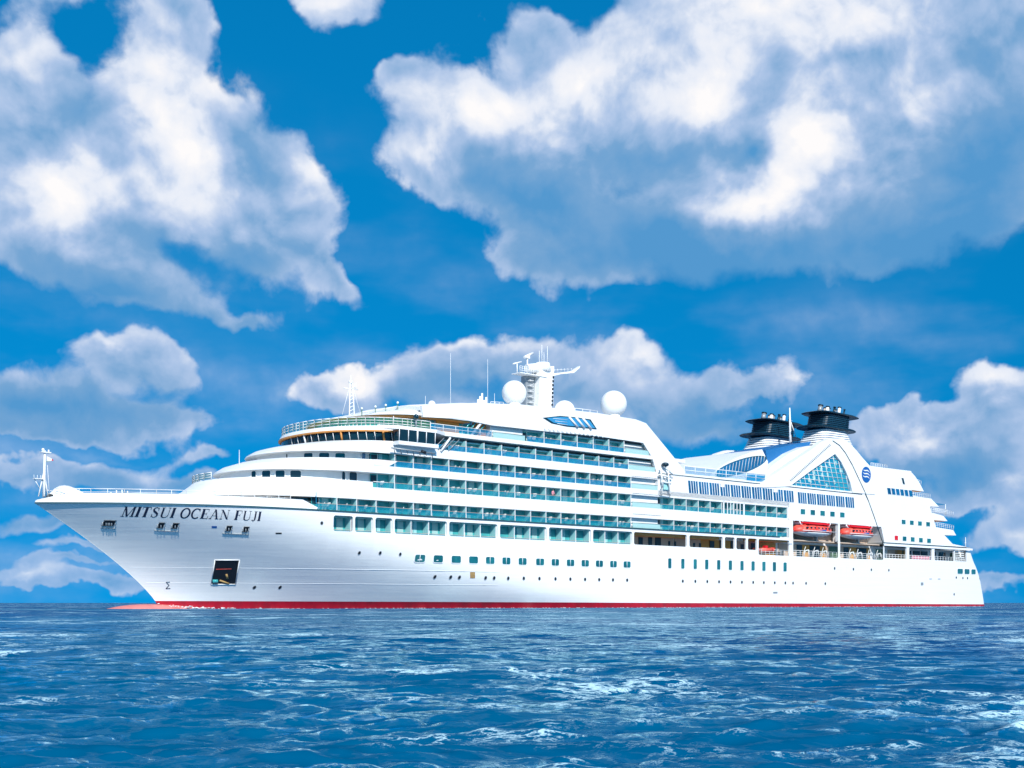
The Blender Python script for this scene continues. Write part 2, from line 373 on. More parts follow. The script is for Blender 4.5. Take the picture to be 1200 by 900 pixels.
def link_copy(o, parent=None, loc=None):
    c = o.copy(); COL.objects.link(c)
    if parent is not None: c.parent = parent
    if loc is not None: c.location = loc
    return c
def ue(px, y=-12.8):
    a = (px-600)/F; return (a*(Y0+CT*y)-X0+ST*y)/(CT-a*ST)
def q(px, py, y=-12.8):                    # photo point on a fore-and-aft plane of the ship -> (x, z)
    u = ue(px, y); return u, HC+(HZ-py)*(Y0+ST*u+CT*y)/F
def world(x, y, z): return Vector((X0+CT*x-ST*y, Y0+ST*x+CT*y, z))
def to_px(x, y, z):
    w = world(x, y, z); return 600+F*w.x/w.y, HZ-(w.z-HC)*F/w.y
def place(o, x, y, z, rz=0.0):
    o.location = world(x, y, z); o.rotation_euler = (0, 0, TH+rz)
def thing(name, label, cat, group=None, x=0, y=0, z=0, rz=0.0):
    o = bpy.data.objects.new(name, None); COL.objects.link(o); place(o, x, y, z, rz)
    o['label'] = label; o['category'] = cat
    if group: o['group'] = group
    return o

# ------------------------------------------------------------------ the cruise ship
SHIP = thing('cruise_ship', 'large white cruise ship with red waterline and stacked balcony decks, filling the view', 'cruise ship')
ZL = 12.6                                   # sheer line
B = 12.8
def stem(z): 
    if z >= ZL: return 0.0
    return 15.8*(1-(max(z, -1.5)/ZL if z > 0 else z/ZL*.3)**1.3) if z > 0 else 15.8-z*0.2
def uend(z):                               # transom line
    return ue(float(np.interp(z, [-1.5, .8, 5.8, 8.2, 9.6, 12.6, 14], [1156, 1155, 1150.5, 1146.5, 1143, 1137.5, 1135])), -12.2)+.35
def hb(u, z):
    zz = min(max(z, 0), ZL); w = 1-(1-zz/ZL)**1.75
    L = 78-45*w; p = 1.75+.75*w
    t = (u-stem(z))/L
    b = B if t >= 1 else B*(1-(1-max(t, 0))**p)
    if z > ZL: b = b+.06*(z-ZL)
    e = uend(z)
    if u > e-26:                           # run of the stern, with rounded quarter
        r = (u-(e-26))/26; b *= 1-.05*r**2
        if u > e-1.4: r = (u-(e-1.4))/1.4; b -= 1.4*(1-math.sqrt(max(0, 1-r*r)))
    return max(b, 0.02)
def zred(u): return 1.00-.55*min(max((u-15)/185, 0), 1)
def hs(u, z, off=0.0): return (u, -hb(u, z)-off, z)          # a point on the port side
def hull_pt(px, py):                       # photo point -> hull side
    y = -B
    for _ in range(40):
        u, z = q(px, py, y); y = .5*y-.5*hb(u, z)
    return u, z

# openings in the port side: (px0, px1, z0, z1)
PROM_BOT, PROM_TOP = 9.25, 12.05
D5 = [(391,414),(416,437.5),(440,460),(462.5,524),(526.5,583),(586,640.5),(643.5,692.5),(695,741)]
PR = [(743,805),(808,847),(849.5,861),(863,874.5),(876.5,887)]
HOLES = [(ue(a), ue(b), 10.05, PROM_TOP) for a, b in D5+PR]+[(ue(889), ue(925), PROM_BOT, PROM_TOP)]
HOLES += [(ue(929.5), ue(982), PROM_BOT, ZL), (ue(984.5), ue(1035), PROM_BOT, ZL)]
AFTP = [(ue(1036.5), ue(1062.5)), (ue(1065.5), ue(1092.5)), (ue(1095.5), ue(1119.5)), (ue(1120.5), ue(1135))]
HOLES += [(a, b, 9.6, PROM_TOP) for a, b in AFTP]

def build_hull():
    us = set([round(x, 3) for x in np.linspace(34, 176, 72)])
    for h in HOLES: us |= {round(h[0], 3), round(h[1], 3)}
    us = sorted(us)
    keep = [us[0]]
    edge = {round(h[i], 3) for h in HOLES for i in (0, 1)}
    for x in us[1:]:
        if x in edge or x-keep[-1] > .5: 
            if x in edge and x-keep[-1] < .3 and keep[-1] not in edge: keep.pop()
            keep.append(x)
    us = keep
    zs = [None, 1.6, 2.4, 3.4, 4.4, 5.5, 6.6, 7.7, 8.6, PROM_BOT, 9.6, 10.05, 10.7, 11.4, PROM_TOP, ZL]
    fw = np.linspace(0, 1, 56)**1.5
    last = max(h[1] for h in HOLES)
    us_mid = [x for x in us if x > 32.9]
    af = np.concatenate([np.linspace(0, .75, 8)[1:], 1-(1-np.linspace(.0, 1, 14)[1:])**1.7*.25])
    x_f, x_a = us_mid[0], us_mid[-1]
    def U(k, z):
        if k < len(fw): return stem(z)+fw[k]*(x_f-stem(z))
        k -= len(fw)
        if k < len(us_mid)-1: return us_mid[k+1]
        k -= len(us_mid)-1
        return x_a+af[k]*(uend(z)-x_a)
    nk = len(fw)+len(us_mid)-1+len(af)
    for side in (-1, 1):
        pass
    def grid(zl, mat_, name, side_holes):
        mb = MB().use(mat_)
        for side in (-1, 1):
            idx = {}
            for k in range(nk):
                for j, zf in enumerate(zl):
                    z = zf(U(k, 1.0)) if callable(zf) else zf
                    u = U(k, z)
                    idx[k, j] = mb.add([(u, side*hb(u, z), z)])
            for k in range(nk-1):
                for j in range(len(zl)-1):
                    if side == -1 and side_holes:
                        ua, ub = mb.v[idx[k, j]][0], mb.v[idx[k+1, j]][0]; uc = (ua+ub)/2
                        za, zb = mb.v[idx[k, j]][2], mb.v[idx[k, j+1]][2]; zc = (za+zb)/2
                        if any(h[0] < uc < h[1] and h[2] < zc < h[3] for h in HOLES): continue
                    fc = [idx[k, j], idx[k+1, j], idx[k+1, j+1], idx[k, j+1]]
                    mb.face(fc if side == -1 else fc[::-1], True)
        # transom
        rows = [(-1, 1)]
        for j in range(len(zl)-1):
            zz = [zl[i](200) if callable(zl[i]) else zl[i] for i in (j, j+1)]
            p = []
            for z in zz: u = uend(z); p.append((u, hb(u, z), z))
            mb.poly([(p[0][0], -p[0][1], p[0][2]), (p[0][0], p[0][1], p[0][2]), (p[1][0], p[1][1], p[1][2]), (p[1][0], -p[1][1], p[1][2])])
        return mb
    hull = grid([zred]+zs[1:], 'hull', 'hull', True).build('hull', SHIP)
    boot = grid([-1.5, -.4, .2, zred], 'boot', 'boot_top', False).build('boot_top', SHIP)
    # the raised counter under the stern shows dark green
    # bulwark above the sheer line, forward
    mb = MB().use('white'); rows = []
    n = 60
    for k in range(n):
        t = (k/(n-1))**1.4
        rr = []
        for side in (-1, 1):
            for z, ofs in ((ZL+.02, 0), (ZL+1.22, .02), (ZL+1.22, -.2), (ZL+.02, -.2)):
                uu = (0 if z == ZL+.02 else .25)+t*(ue(371)-0)
                b_ = max(hb(uu, ZL)*(1.0 if z < ZL+.5 else .992)+ofs, .02)
                if z > ZL+.5 and t > .93: z = ZL+1.22-(t-.93)/.07*.9
                if z > ZL+.5 and uu < 4.5: z = ZL+.30+.92*math.sin(math.pi/2*max(uu, 0)/4.5)
                rr.append((uu, side*b_, z))
        rows.append(rr)
    for side in (0, 1):
        mb.loft([r[side*4:side*4+4] for r in rows], smooth=False)
    mb.build('bulwark', SHIP)
    mb = MB().use('deck')
    us2 = [ (k/40)**1.5*40 for k in range(41)]
    st = mb.add([(u, -max(hb(u, ZL)-.15, .01), ZL+.12) for u in us2]+[(u, max(hb(u, ZL)-.15, .01), ZL+.12) for u in us2])
    for k in range(40): mb.face([st+k, st+k+1, st+41+k+1, st+41+k])
    mb.build('foredeck', SHIP)
    # sheer line: thin dark strake all along, with the fender pieces
    mb = MB().use('line')
    xs = [(k/50)**1.5*36 for k in range(51)]+list(np.linspace(38, 128.5, 50))
    mb.loft([[(u, -hb(u, ZL)-.02, ZL-.09), (u, -hb(u, ZL)-.10, ZL-.09), (u, -hb(u, ZL)-.10, ZL+.10), (u, -hb(u, ZL)-.02, ZL+.10)] for u in xs])
    xs = list(np.linspace(162.5, 199, 30))
    mb.loft([[(u, -min(hb(u, ZL), B)-.02, ZL-.02), (u, -hb(u, ZL)-.10, ZL-.02), (u, -hb(u, ZL)-.10, ZL+.14), (u, -hb(u, ZL)-.02, ZL+.14)] for u in xs if u < uend(ZL)-.3])
    mb.build('sheer_strake', SHIP)
    # bulb
    mb = MB().use('bulb'); R = []
    for k in range(15):
        t = k/14; x = 6.6+t*15; r = 2.1*math.sqrt(max(0, 1-(1-min(t*1.9, 1))**2.0))*(1-.15*t)
        R.append([(x, r*1.05*math.cos(a), -1.52+.012*x+r*math.sin(a)+.0) for a in np.linspace(0, 2*math.pi, 17)[:-1]])
    mb.loft(R, smooth=True); mb.build('bulbous_bow', SHIP)
build_hull()

def rrect(x0, x1, z0, z1, r, n=4):
    r = min(r, (x1-x0)/2-.01, (z1-z0)/2-.01); P = []
    for cx, cz, a0 in ((x1-r, z0+r, -90), (x1-r, z1-r, 0), (x0+r, z1-r, 90), (x0+r, z0+r, 180)):
        for k in range(n+1):
            a = math.radians(a0+90*k/n); P.append((cx+r*math.cos(a), cz+r*math.sin(a)))
    return P
def corner_fillets(mb, x0, x1, z0, z1, r, inset=.02):
    for cx, cz, sx, sz in ((x0, z0, 1, 1), (x1, z0, -1, 1), (x1, z1, -1, -1), (x0, z1, 1, -1)):
        P = [(cx, cz)]
        for k in range(6):
            a = math.radians(90*k/5); P.append((cx+sx*(r-r*math.sin(a)), cz+sz*(r-r*math.cos(a))))
        if sx*sz < 0: P = [P[0]]+P[:0:-1]
        mb.poly([(x, -hb(x, z)+inset*0-.0, z) for x, z in P])
def side_window(px0, px1, z0, z1, r=.25, glass='pane', frame=True, name='window', proud=.05, plane=None, mull=0):
    x0, x1 = (ue(px0), ue(px1))
    if plane is None and (x0 < 80):
        a = hull_pt(px0, 655); b = hull_pt(px1, 655); x0, x1 = a[0], b[0]
    S = (lambda x, z, o: (x, -hb(x, z)-o, z)) if plane is None else (lambda x, z, o: (x, plane-o, z))
    inn = rrect(x0, x1, z0, z1, r); out = rrect(x0-.09, x1+.09, z0-.09, z1+.09, r+.09)
    mb = MB().use('trim')
    A = [S(x, z, 0) for x, z in out]; Bq = [S(x, z, proud) for x, z in out]; C_ = [S(x, z, proud) for x, z in inn]; D = [S(x, z, .012) for x, z in inn]
    mb.loft([A, Bq, C_, D], False, False)
    for k in range(mull):
        xm = x0+(x1-x0)*(k+1)/(mull+1)
        mb.tube(S(xm, z0, .03), S(xm, z1, .03), .04, n=4)
    o = mb.build(name, SHIP)
    p = MB().use(glass).poly([S(x, z, .018) for x, z in inn]).build('pane', o)
    return o

# hull windows, ports
Z1a, Z1b = 6.32, 7.32
HW = [(486,498),(508,519),(529,540),(549.5,560),(569.2,579.3),(588.5,598),(607.5,617),(628,637.5),(646.2,655),(664,672.8),(681.2,690),(698,706.5),(714.7,722.7),(730.5,738.8)]
for i, (a, b) in enumerate(HW): side_window(a, b, Z1a, Z1b, .24, mull=1 if i > 3 or i == 0 else 0)
for c in (784.7,800,814.5,828,842,855.7,869.3,882.3,895,907.3,919.8): side_window(c-2, c+2, 6.4, 8.05, .2, name='tall_window')
def port(px, py, r=.19, plane=None):
    u, z = hull_pt(px, py)
    mb = MB().use('black')
    P = [(u+r*math.cos(a), z+r*1.15*math.sin(a)) for a in np.linspace(0, 2*math.pi, 11)[:-1]]
    mb.poly([(x, -hb(x, zz)-.03, zz) for x, zz in P]); mb.use('metal')
    Q = [(u+r*1.3*math.cos(a), z+r*1.5*math.sin(a)) for a in np.linspace(0, 2*math.pi, 11)[:-1]]
    mb.loft([[(x, -hb(x, zz), zz) for x, zz in Q], [(x, -hb(x, zz)-.04, zz) for x, zz in Q], [(x, -hb(x, zz)-.04, zz) for x, zz in P]], False, False)
    return mb.build('porthole', SHIP)
for px in (509.5,528,538.3,569,579,595.5,613.7,632,650.8,668.3,685.5,702,718.2,734.8,800,814.7,828.7,842.5,856,869.3,882.5,895,907.8,920.2,929.2,944.5,967):
    port(px, to_px(ue(px), -B, 4.35)[1]+(.3 if px < 600 else 0), .2)
for p in ((421,648),(445.5,648),(469,649.5),(377,613),(298,688.5),(328,688.5),(978,666),(1000,667),(1021,667.7),(1041.5,668.2),(1120.5,676.8),(1128.3,677.3),(1133.7,677.5),(1148,677.8),(1118,696.5)): port(*p, r=.2 if p[0] > 600 else .17)
for a, b in ((1123,1129.8),(1131.8,1138.2),(1140.3,1146)):
    (x0, z1), (x1, z0) = q(a, 667.8), q(b, 674); side_window(a, b, 6.95, 8.05, .3)
# small hull fittings
def patch(px0, px1, py0, py1, m_, name, out=.03, skew=0):
    a = hull_pt(px0, py1); b = hull_pt(px1, py1); c = hull_pt(px1+skew, py0); d = hull_pt(px0+skew, py0)
    mb = MB().use(m_); n = 5; P = []
    for s_, e in ((a, b), (b, c), (c, d), (d, a)):
        for k in range(n): P.append((s_[0]+(e[0]-s_[0])*k/n, s_[1]+(e[1]-s_[1])*k/n))
    mb.loft([[(x, -hb(x, z)+.02, z) for x, z in P], [(x, -hb(x, z)-out, z) for x, z in P]], False, True)
    return mb.build(name, SHIP)
patch(551, 556.5, 670.5, 677.5, 'rust', 'worn_patch'); patch(1079, 1082, 682.5, 686, 'metal', 'overboard_outlet')
patch(906, 911, 693.5, 695.5, 'metal', 'draught_plate'); patch(923, 928, 637, 638, 'metal', 'vent_slot')
patch(323, 330, 624.2, 626, 'black', 'vent_slot'); patch(1089, 1092, 678, 679, 'metal', 'vent_slot'); patch(1099, 1102, 678, 679, 'metal', 'vent_slot')
patch(248, 254, 616.5, 619, 'logo', 'pilot_light_recess')
# shell door, open
d = patch(247.3, 275.5, 656.8, 684.2, 'black', 'shell_door', .035, 4.6)
def hp3(px, py, off):
    u, z = hull_pt(px, py); return (u, -hb(u, z)-off, z)
mb = MB().use('trim')
cr4 = [(247, 684.8), (275.8, 684.8), (280.4, 656.4), (251.6, 656.4)]
pts = [hp3(x, y, .06) for x, y in cr4+cr4[:1]]
mb.path(pts, .07, 4); mb.build('door_frame', d)
MB().use('orange').path([hp3(253, 667, .05), hp3(271, 666.5, .05)], .07).build('door_strut', d)
MB().use('rust').path([hp3(257, 680, .05), hp3(268, 684, .05)], .14).build('mooring_gear', d)
MB().use('rust').path([hp3(265, 672.5, .05), hp3(266.5, 678, .05)], .16).build('winch', d)
MB().use('teal').path([hp3(248.8, 681, .05), hp3(255, 681, .05)], .28).build('door_window', d)
# fairleads, in pairs over a ledge
def fairlead(px, py, r=.29):
    u, z = hull_pt(px, py); mb = MB().use('black')
    P = rrect(u-r*1.1, u+r*1.1, z-r, z+r, .2)
    mb.poly([(x, -hb(x, zz)-.05, zz) for x, zz in P]); mb.use('metal')
    for dx in (-r*1.15, 0, r*1.15): mb.tube((u+dx, -hb(u+dx, z)-.1, z-r), (u+dx, -hb(u+dx, z)-.1, z+r), .07, n=5)
    mb.use('black')
    for dz in (-r, r): mb.tube((u-r*1.2, -hb(u-r, z+dz)-.1, z+dz), (u+r*1.2, -hb(u+r, z+dz)-.1, z+dz), .06, n=4)
    return mb.build('fairlead', SHIP)
for p in ((124,613.3),(130.5,613.5),(188.2,616),(204.8,616.5),(267.7,619.6),(287.6,620.6)): fairlead(*p)
for a, b, y0, y1 in ((118,135,618.5,619.3),(180.5,209,621.5,622.8),(260.5,291,625,626.5)):
    mb = MB().use('metal'); n = 8
    P = [hull_pt(a+(b-a)*k/n, y0+(y1-y0)*k/n) for k in range(n+1)]
    mb.loft([[(u, -hb(u, z)+.05, z-.08), (u, -hb(u, z)-.16, z-.03), (u, -hb(u, z)-.16, z+.03), (u, -hb(u, z)+.05, z+.08)] for u, z in P])
    mb.build('ledge', SHIP)
# welded strakes along the bow
for z in (5.2, 3.3):
    mb = MB().use('hull'); xs = np.linspace(stem(z)+.8, 62, 60)
    mb.loft([[(u, -hb(u, z-.05)+.01, z-.05), (u, -hb(u, z)-.015, z-.025), (u, -hb(u, z)-.015, z+.025), (u, -hb(u, z+.05)+.01, z+.05)] for u in xs]); mb.build('weld_strake', SHIP)
# bulb mark
mb = MB().use('ink')
for P in ([(199, 682), (194.5, 682.3), (198, 686), (194.3, 689.8), (199.5, 689.5)],):
    mb.path([hp3(x, y, .03) for x, y in P], .045, 4)
mb.build('bulb_mark', SHIP)

# ---- the name, italic modern serif, as solid strokes laid on the plating
def name_sign():
    T = .23; t = .055     # stem / hairline half widths
    def seg(a, b, w0, w1=None):
        w1 = w0 if w1 is None else w1; return ('s', a, b, w0, w1)
    def stemv(x, z0=0, z1=1): return [('q', x-T/2, x+T/2, z0, z1)]
    def ser(x, z, w=.17): return [('q', x-w, x+w, z-t*.6 if z > .5 else z, z if z > .5 else z+t*1.2)]
    def curve(pts): return [('c', pts)]
    def arc(cx, cz, rx, rz, a0, a1, w, n=22):      # width profile: heavy at the sides
        P = []
        for k in range(n+1):
            a = math.radians(a0+(a1-a0)*k/n); ww = t+(w-t)*abs(math.cos(a))**1.6
            P.append((cx+rx*math.cos(a), cz+rz*math.sin(a), ww))
        return curve(P)
    G = {}
    G['I'] = (.34, stemv(.17)+ser(.17, 0)+ser(.17, 1))
    G['M'] = (1.12, [seg((.16, 0), (.16, 1), .03)]+[seg((.17, 1), (.54, 0), .085)]+[seg((.54, .02), (.9, 1), .03)]+[('q', .86, 1.02, 0, 1)]+ser(.16, 0, .14)+ser(.94, 0)+[('q', .02, .2, .955, 1), ('q', .86, 1.12, .955, 1)])
    G['T'] = (.82, stemv(.41)+ser(.41, 0)+[('q', .04, .78, .95, 1), ('q', .04, .08, .74, 1), ('q', .74, .78, .74, 1)])
    G['U'] = (.92, [('q', .12, .28, .3, 1)]+ser(.2, 1)+ser(.76, 1, .14)+[('q', .74, .79, .3, 1)]+curve([(.2, .32, .08), (.22, .14, .075), (.33, .03, .05), (.48, .005, .035), (.63, .04, .03), (.74, .16, .027), (.765, .32, .027)]))
    G['O'] = (.92, arc(.46, .5, .37, .485, 0, 360, .085, 36))
    G['C'] = (.86, arc(.48, .5, .39, .485, 48, 312, .085, 30)+[('q', .73, .78, .68, 1.0)])
    G['E'] = (.78, stemv(.2)+ser(.2, 0)+ser(.2, 1)+[('q', .2, .7, .95, 1), ('q', .66, .70, .72, 1), ('q', .2, .72, 0, .05), ('q', .69, .73, 0, .3), ('q', .2, .52, .49, .53), ('q', .5, .54, .38, .64)])
    G['F'] = (.74, stemv(.2)+ser(.2, 0)+ser(.2, 1)+[('q', .2, .7, .95, 1), ('q', .66, .70, .70, 1), ('q', .2, .52, .49, .53), ('q', .5, .54, .38, .64)])
    G['A'] = (.92, [seg((.14, 0), (.47, 1), .027), seg((.47, 1), (.78, 0), .085), ('q', .27, .66, .32, .36)]+ser(.14, 0, .13)+ser(.78, 0))
    G['N'] = (1.0, [('q', .16, .2, 0, 1), ('q', .78, .82, 0, 1), seg((.18, .98), (.80, .03), .09)]+ser(.18, 0, .13)+ser(.8, 1, .13)+[('q', .02, .22, .955, 1)])
    G['J'] = (.56, [('q', .27, .43, .22, 1)]+ser(.35, 1)+curve([(.35, .26, .08), (.33, .08, .065), (.22, -.03, .04), (.1, .0, .045), (.09, .09, .06)]))
    G['S'] = (.70, curve([(.57, .70, .02), (.54, .88, .03), (.38, .985, .035), (.2, .92, .05), (.13, .76, .075), (.22, .60, .09), (.40, .48, .095), (.55, .34, .085), (.58, .18, .06), (.46, .04, .04), (.30, .0, .035), (.14, .1, .03), (.09, .3, .02)])+[('q', .55, .59, .66, .98), ('q', .08, .12, .02, .34)])
    ua, za = hull_pt(140.5, 605.4); ub, zb = hull_pt(305.0, 610.6)
    words = 'MITSUI OCEAN FUJI'
    wtot = 0
    for ch in words: wtot += .42 if ch == ' ' else G[ch][0]+.07
    H = 1.13
    pa, pb = to_px(ua, -hb(ua, za), za), to_px(ua, -hb(ua, za+H), za+H)
    lean = 5.0-(pb[0]-pa[0]); pc = to_px(ua+1, -hb(ua+1, za+H), za+H)
    sh = lean/(pc[0]-pb[0])/H; print('name lean', pa, pb, sh)
    sx = (ub-ua-sh*H)/wtot
    mb = MB().use('ink')
    def put_poly(P, sub=1):
        mb.poly([(x, -hb(x, z)-.025, z) for x, z in P])
    x = 0
    def tr(px_, pz):   # letter units -> hull
        zb_ = za+(zb-za)*((x+px_)/wtot)
        return ua+(x+px_)*sx+sh*H*pz, zb_+pz*H
    for ch in words:
        if ch == ' ':
            x += .42; continue
        w, parts = G[ch]; mb = MB().use('ink')
        for p in parts:
            if p[0] == 'q':
                n = 6
                for k in range(n):
                    z0 = p[3]+(p[4]-p[3])*k/n; z1 = p[3]+(p[4]-p[3])*(k+1)/n
                    put_poly([tr(p[1], z0), tr(p[2], z0), tr(p[2], z1), tr(p[1], z1)])
                    if p[4]-p[3] < .1: break
                if p[4]-p[3] < .1: put_poly([tr(p[1], p[3]), tr(p[2], p[3]), tr(p[2], p[4]), tr(p[1], p[4])])
            elif p[0] == 's':
                (ax, az_), (bx, bz) = p[1], p[2]; n = 6
                for k in range(n):
                    t0, t1 = k/n, (k+1)/n; w_ = p[3]
                    put_poly([tr(ax+(bx-ax)*t0-w_, az_+(bz-az_)*t0), tr(ax+(bx-ax)*t0+w_, az_+(bz-az_)*t0), tr(ax+(bx-ax)*t1+w_, az_+(bz-az_)*t1), tr(ax+(bx-ax)*t1-w_, az_+(bz-az_)*t1)])
            else:
                P = p[1]; N = []
                for k in range(len(P)):
                    a = P[max(k-1, 0)]; b = P[min(k+1, len(P)-1)]
                    if k in (0, len(P)-1) and math.hypot(P[0][0]-P[-1][0], P[0][1]-P[-1][1]) < 1e-6: a, b = P[-2], P[1]
                    dx, dz = b[0]-a[0], b[1]-a[1]; l = math.hypot(dx, dz); N.append((-dz/l, dx/l))
                for k in range(len(P)-1):
                    A_, B_ = P[k], P[k+1]; na, nb_ = N[k], N[k+1]
                    put_poly([tr(A_[0]+na[0]*A_[2], A_[1]+na[1]*A_[2]), tr(A_[0]-na[0]*A_[2], A_[1]-na[1]*A_[2]), tr(B_[0]-nb_[0]*B_[2], B_[1]-nb_[1]*B_[2]), tr(B_[0]+nb_[0]*B_[2], B_[1]+nb_[1]*B_[2])])
        x += w+.07; mb.build('name_letter', SHIP)
name_sign()

# ---- decks: floor heights (top of each white fascia) and ceilings above
# level: z of fascia top, z of opening top
LV = {6: (12.72, 14.95), 7: (16.05, 18.25), 8: (19.0, 20.95), 9: (21.95, 23.55), 10: (24.5, 26.3)}
def nose(px, W, z, ln):                     # bow-most x so that the rounded front appears at px
    lo, hi = 5.0, 90.0
    for _ in range(40):
        m_ = (lo+hi)/2
        best = min(to_px(x, -y, z)[0] for x, y in oval(m_, ln, W, 40))
        if best < px: lo = m_
        else: hi = m_
    return (lo+hi)/2
def oval(u0, ln, W, n=28, p=2.25):          # (x, half breadth) from the nose to the full breadth
    out = []
    for k in range(n+1):
        a = (k/n)*math.pi/2
        out.append((u0+ln*(1-math.cos(a)**(2/p)), W*math.sin(a)**(2/p)))
    return out
def outline(u0, ln, W, aft, z, n=28):
    o = oval(u0, ln, W, n)
    port_ = [(aft, -W, z)]+[(x, -y, z) for x, y in o[::-1]]
    return port_+[(x, y, z) for x, y in o[1:]]+[(aft, W, z)]
def front(px, z, W, ln): return nose(px, W, z, ln)
def slab(name, rings, aft, m_='white', smooth=True):
    """rings: (z, nose px, W, length of the rounded front)"""
    mb = MB().use(m_)
    R = [outline(nose(p, w, z, ln), ln, w, aft, z) for z, p, w, ln in rings]
    mb.loft(R[::-1] if False else R, smooth=False)
    for i in range(len(mb.f)):
        mb.f[i] = mb.f[i][::-1]
    return mb.build(name, SHIP)
def ring_wall(name, rings, x_end, m_='white', th=.18, slope=0):
    """bulwark following the rounded front; ends (port and starboard) at x_end"""
    mb = MB().use(m_); secs = []
    R = []
    for z, p, w, ln in rings:
        R.append([a for a in outline(nose(p, w, z, ln), ln, w, x_end, z)])
    n = len(R[0])
    cx = [(0, 0)]
    for i in range(n):
        s_ = [r[i] for r in R]
        inner = []
        for x, y, z in s_[::-1]:
            k = 1-th/12.8; inner.append((x+th*(1 if i not in (0, n-1) else 0), y*k, z))
        secs.append(s_+inner)
    mb.loft(secs, smooth=False)
    return mb.build(name, SHIP)
AFT = ue(803)
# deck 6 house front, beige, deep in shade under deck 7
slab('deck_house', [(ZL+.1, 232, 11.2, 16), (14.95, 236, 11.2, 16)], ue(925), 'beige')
slab('deck_slab', [(14.35, 214, B, 20), (14.95, 219, B, 19), (16.05, 232, B, 17)], ue(925))
ring_wall('front_bulwark', [(16.06, 232.3, B, 17), (16.75, 240, B-.03, 16)], ue(437))
slab('deck_house', [(16.05, 268, 11.2, 15), (18.25, 270, 11.2, 15)], ue(925))
slab('deck_slab', [(18.0, 263, B, 17), (18.27, 264, B, 17), (19.0, 274, B, 16)], ue(925))
ring_wall('front_bulwark', [(19.01, 274.3, B, 16), (19.75, 292, B-.03, 15.2)], ue(438))
slab('deck_house', [(19.0, 313, 11.2, 13), (20.95, 314, 11.2, 13)], ue(803))
slab('deck_slab', [(20.75, 303, B, 15), (20.97, 304, B, 15), (21.6, 313, B, 14), (21.95, 322, B, 13.6)], ue(773))
ring_wall('front_bulwark', [(21.955, 322.3, B, 13.6), (22.5, 343, B-.03, 12.4)], ue(470))
# bridge
bz0, bz1 = 22.3, 23.75
slab('deck_house', [(21.95, 352, 12.3, 11), (23.6, 350, 12.45, 11)], ue(505), 'dark')
def on_ring(px_nose, W, ln, z, n=20): return outline(nose(px_nose, W, z, ln), ln, W, ue(468), z, n)
ra, rb = on_ring(350.5, 12.5, 11.2, bz0, 15), on_ring(348, 12.65, 11.2, bz1, 15)
slab('bridge_soffit', [(23.72, 346.5, B-.06, 11.6), (23.93, 346.5, B-.06, 11.6)], ue(464), 'teak')
slab('deck_slab', [(23.94, 347, B, 11.6), (24.5, 350, B, 11.4)], ue(803))
for i in range(2, len(ra)//2+2, 1):
    wide = i % 5 == 0
    if i < 4 and i % 2: continue
    MB().use('teak' if wide and i < 13 else 'trim').tube(ra[i], rb[i], .15 if wide else .05, n=4).build('window_post', SHIP)
# bridge wing: cab standing at the deck edge
def wing():
    x0, x1 = ue(461), ue(505)
    w = bpy.data.objects.new('bridge_wing', None); COL.objects.link(w); w.parent = SHIP
    mb = MB().use('white')
    b0 = [(x0, z_) for z_ in ()]
    # body shell (floor, roof) and slanted glass between
    mb.box(x0, x1+.4, -14.0, -12.75, 21.9, 22.4)
    mb.loft([[(x0-2.6, -12.8, 23.94), (x0-.1, -14.1, 23.94), (x1, -14.15, 23.94), (x1+2.5, -12.8, 23.94)], [(x0-2.6, -12.8, 24.4), (x0-.1, -14.1, 24.4), (x1, -14.15, 24.4), (x1+2.5, -12.8, 24.4)]])
    mb.build('wing_shell', w)
    g_ = MB().use('dark'); g_.loft([[(x0+.15, -13.85, 22.4), (x1-.2, -13.85, 22.4), (x1-.2, -12.7, 22.4), (x0+.15, -12.7, 22.4)], [(x0, -14.05, 23.94), (x1-.2, -14.05, 23.94), (x1-.2, -12.7, 23.94), (x0, -12.7, 23.94)]], False, False)
    g_.build('wing_glass', w)
    n = 4
    for k in range(n+1):
        x = x0+.1+(x1-x0-.3)*k/n
        MB().use('trim').tube((x+.05, -13.9, 22.25), (x-.05, -14.1, 23.95), .06 if k not in (2,) else .12, n=4).build('window_post', w)
    # searchlight and gear below the wing
    l = MB().use('metal'); l.path([(ue(455), -13.5, 21.4), (ue(505), -13.7, 21.15)], .11)
    for k in range(7):
        x = ue(458)+k*1.05; l.path([(x, -13.5, 21.35), (x+.5, -13.1, 20.7+.1*(k % 3))], .07)
    l.use('black').tube((ue(488), -13.9, 21.3), (ue(492), -14.1, 21.1), .22, n=8)
    l.build('wing_gantry', w)
    s_ = MB().use('metal'); s_.tube((ue(485), -13.3, 24.3), (ue(485), -13.3, 25.7), .09)
    s_.use('dark').ball((ue(485), -13.3, 25.95), .38, 10, 8); s_.build('searchlight', w)
wing()
# stairs behind the wing
mb = MB().use('metal')
for k in range(4): mb.path([(ue(507)+k*.9, -12.9, 21.9), (ue(520)+k*.9, -12.9, 23.6)], .06)
mb.use('trim').path([(ue(516), -12.95, 21.7), (ue(527), -12.95, 23.7)], .16); mb.build('stairway', SHIP)
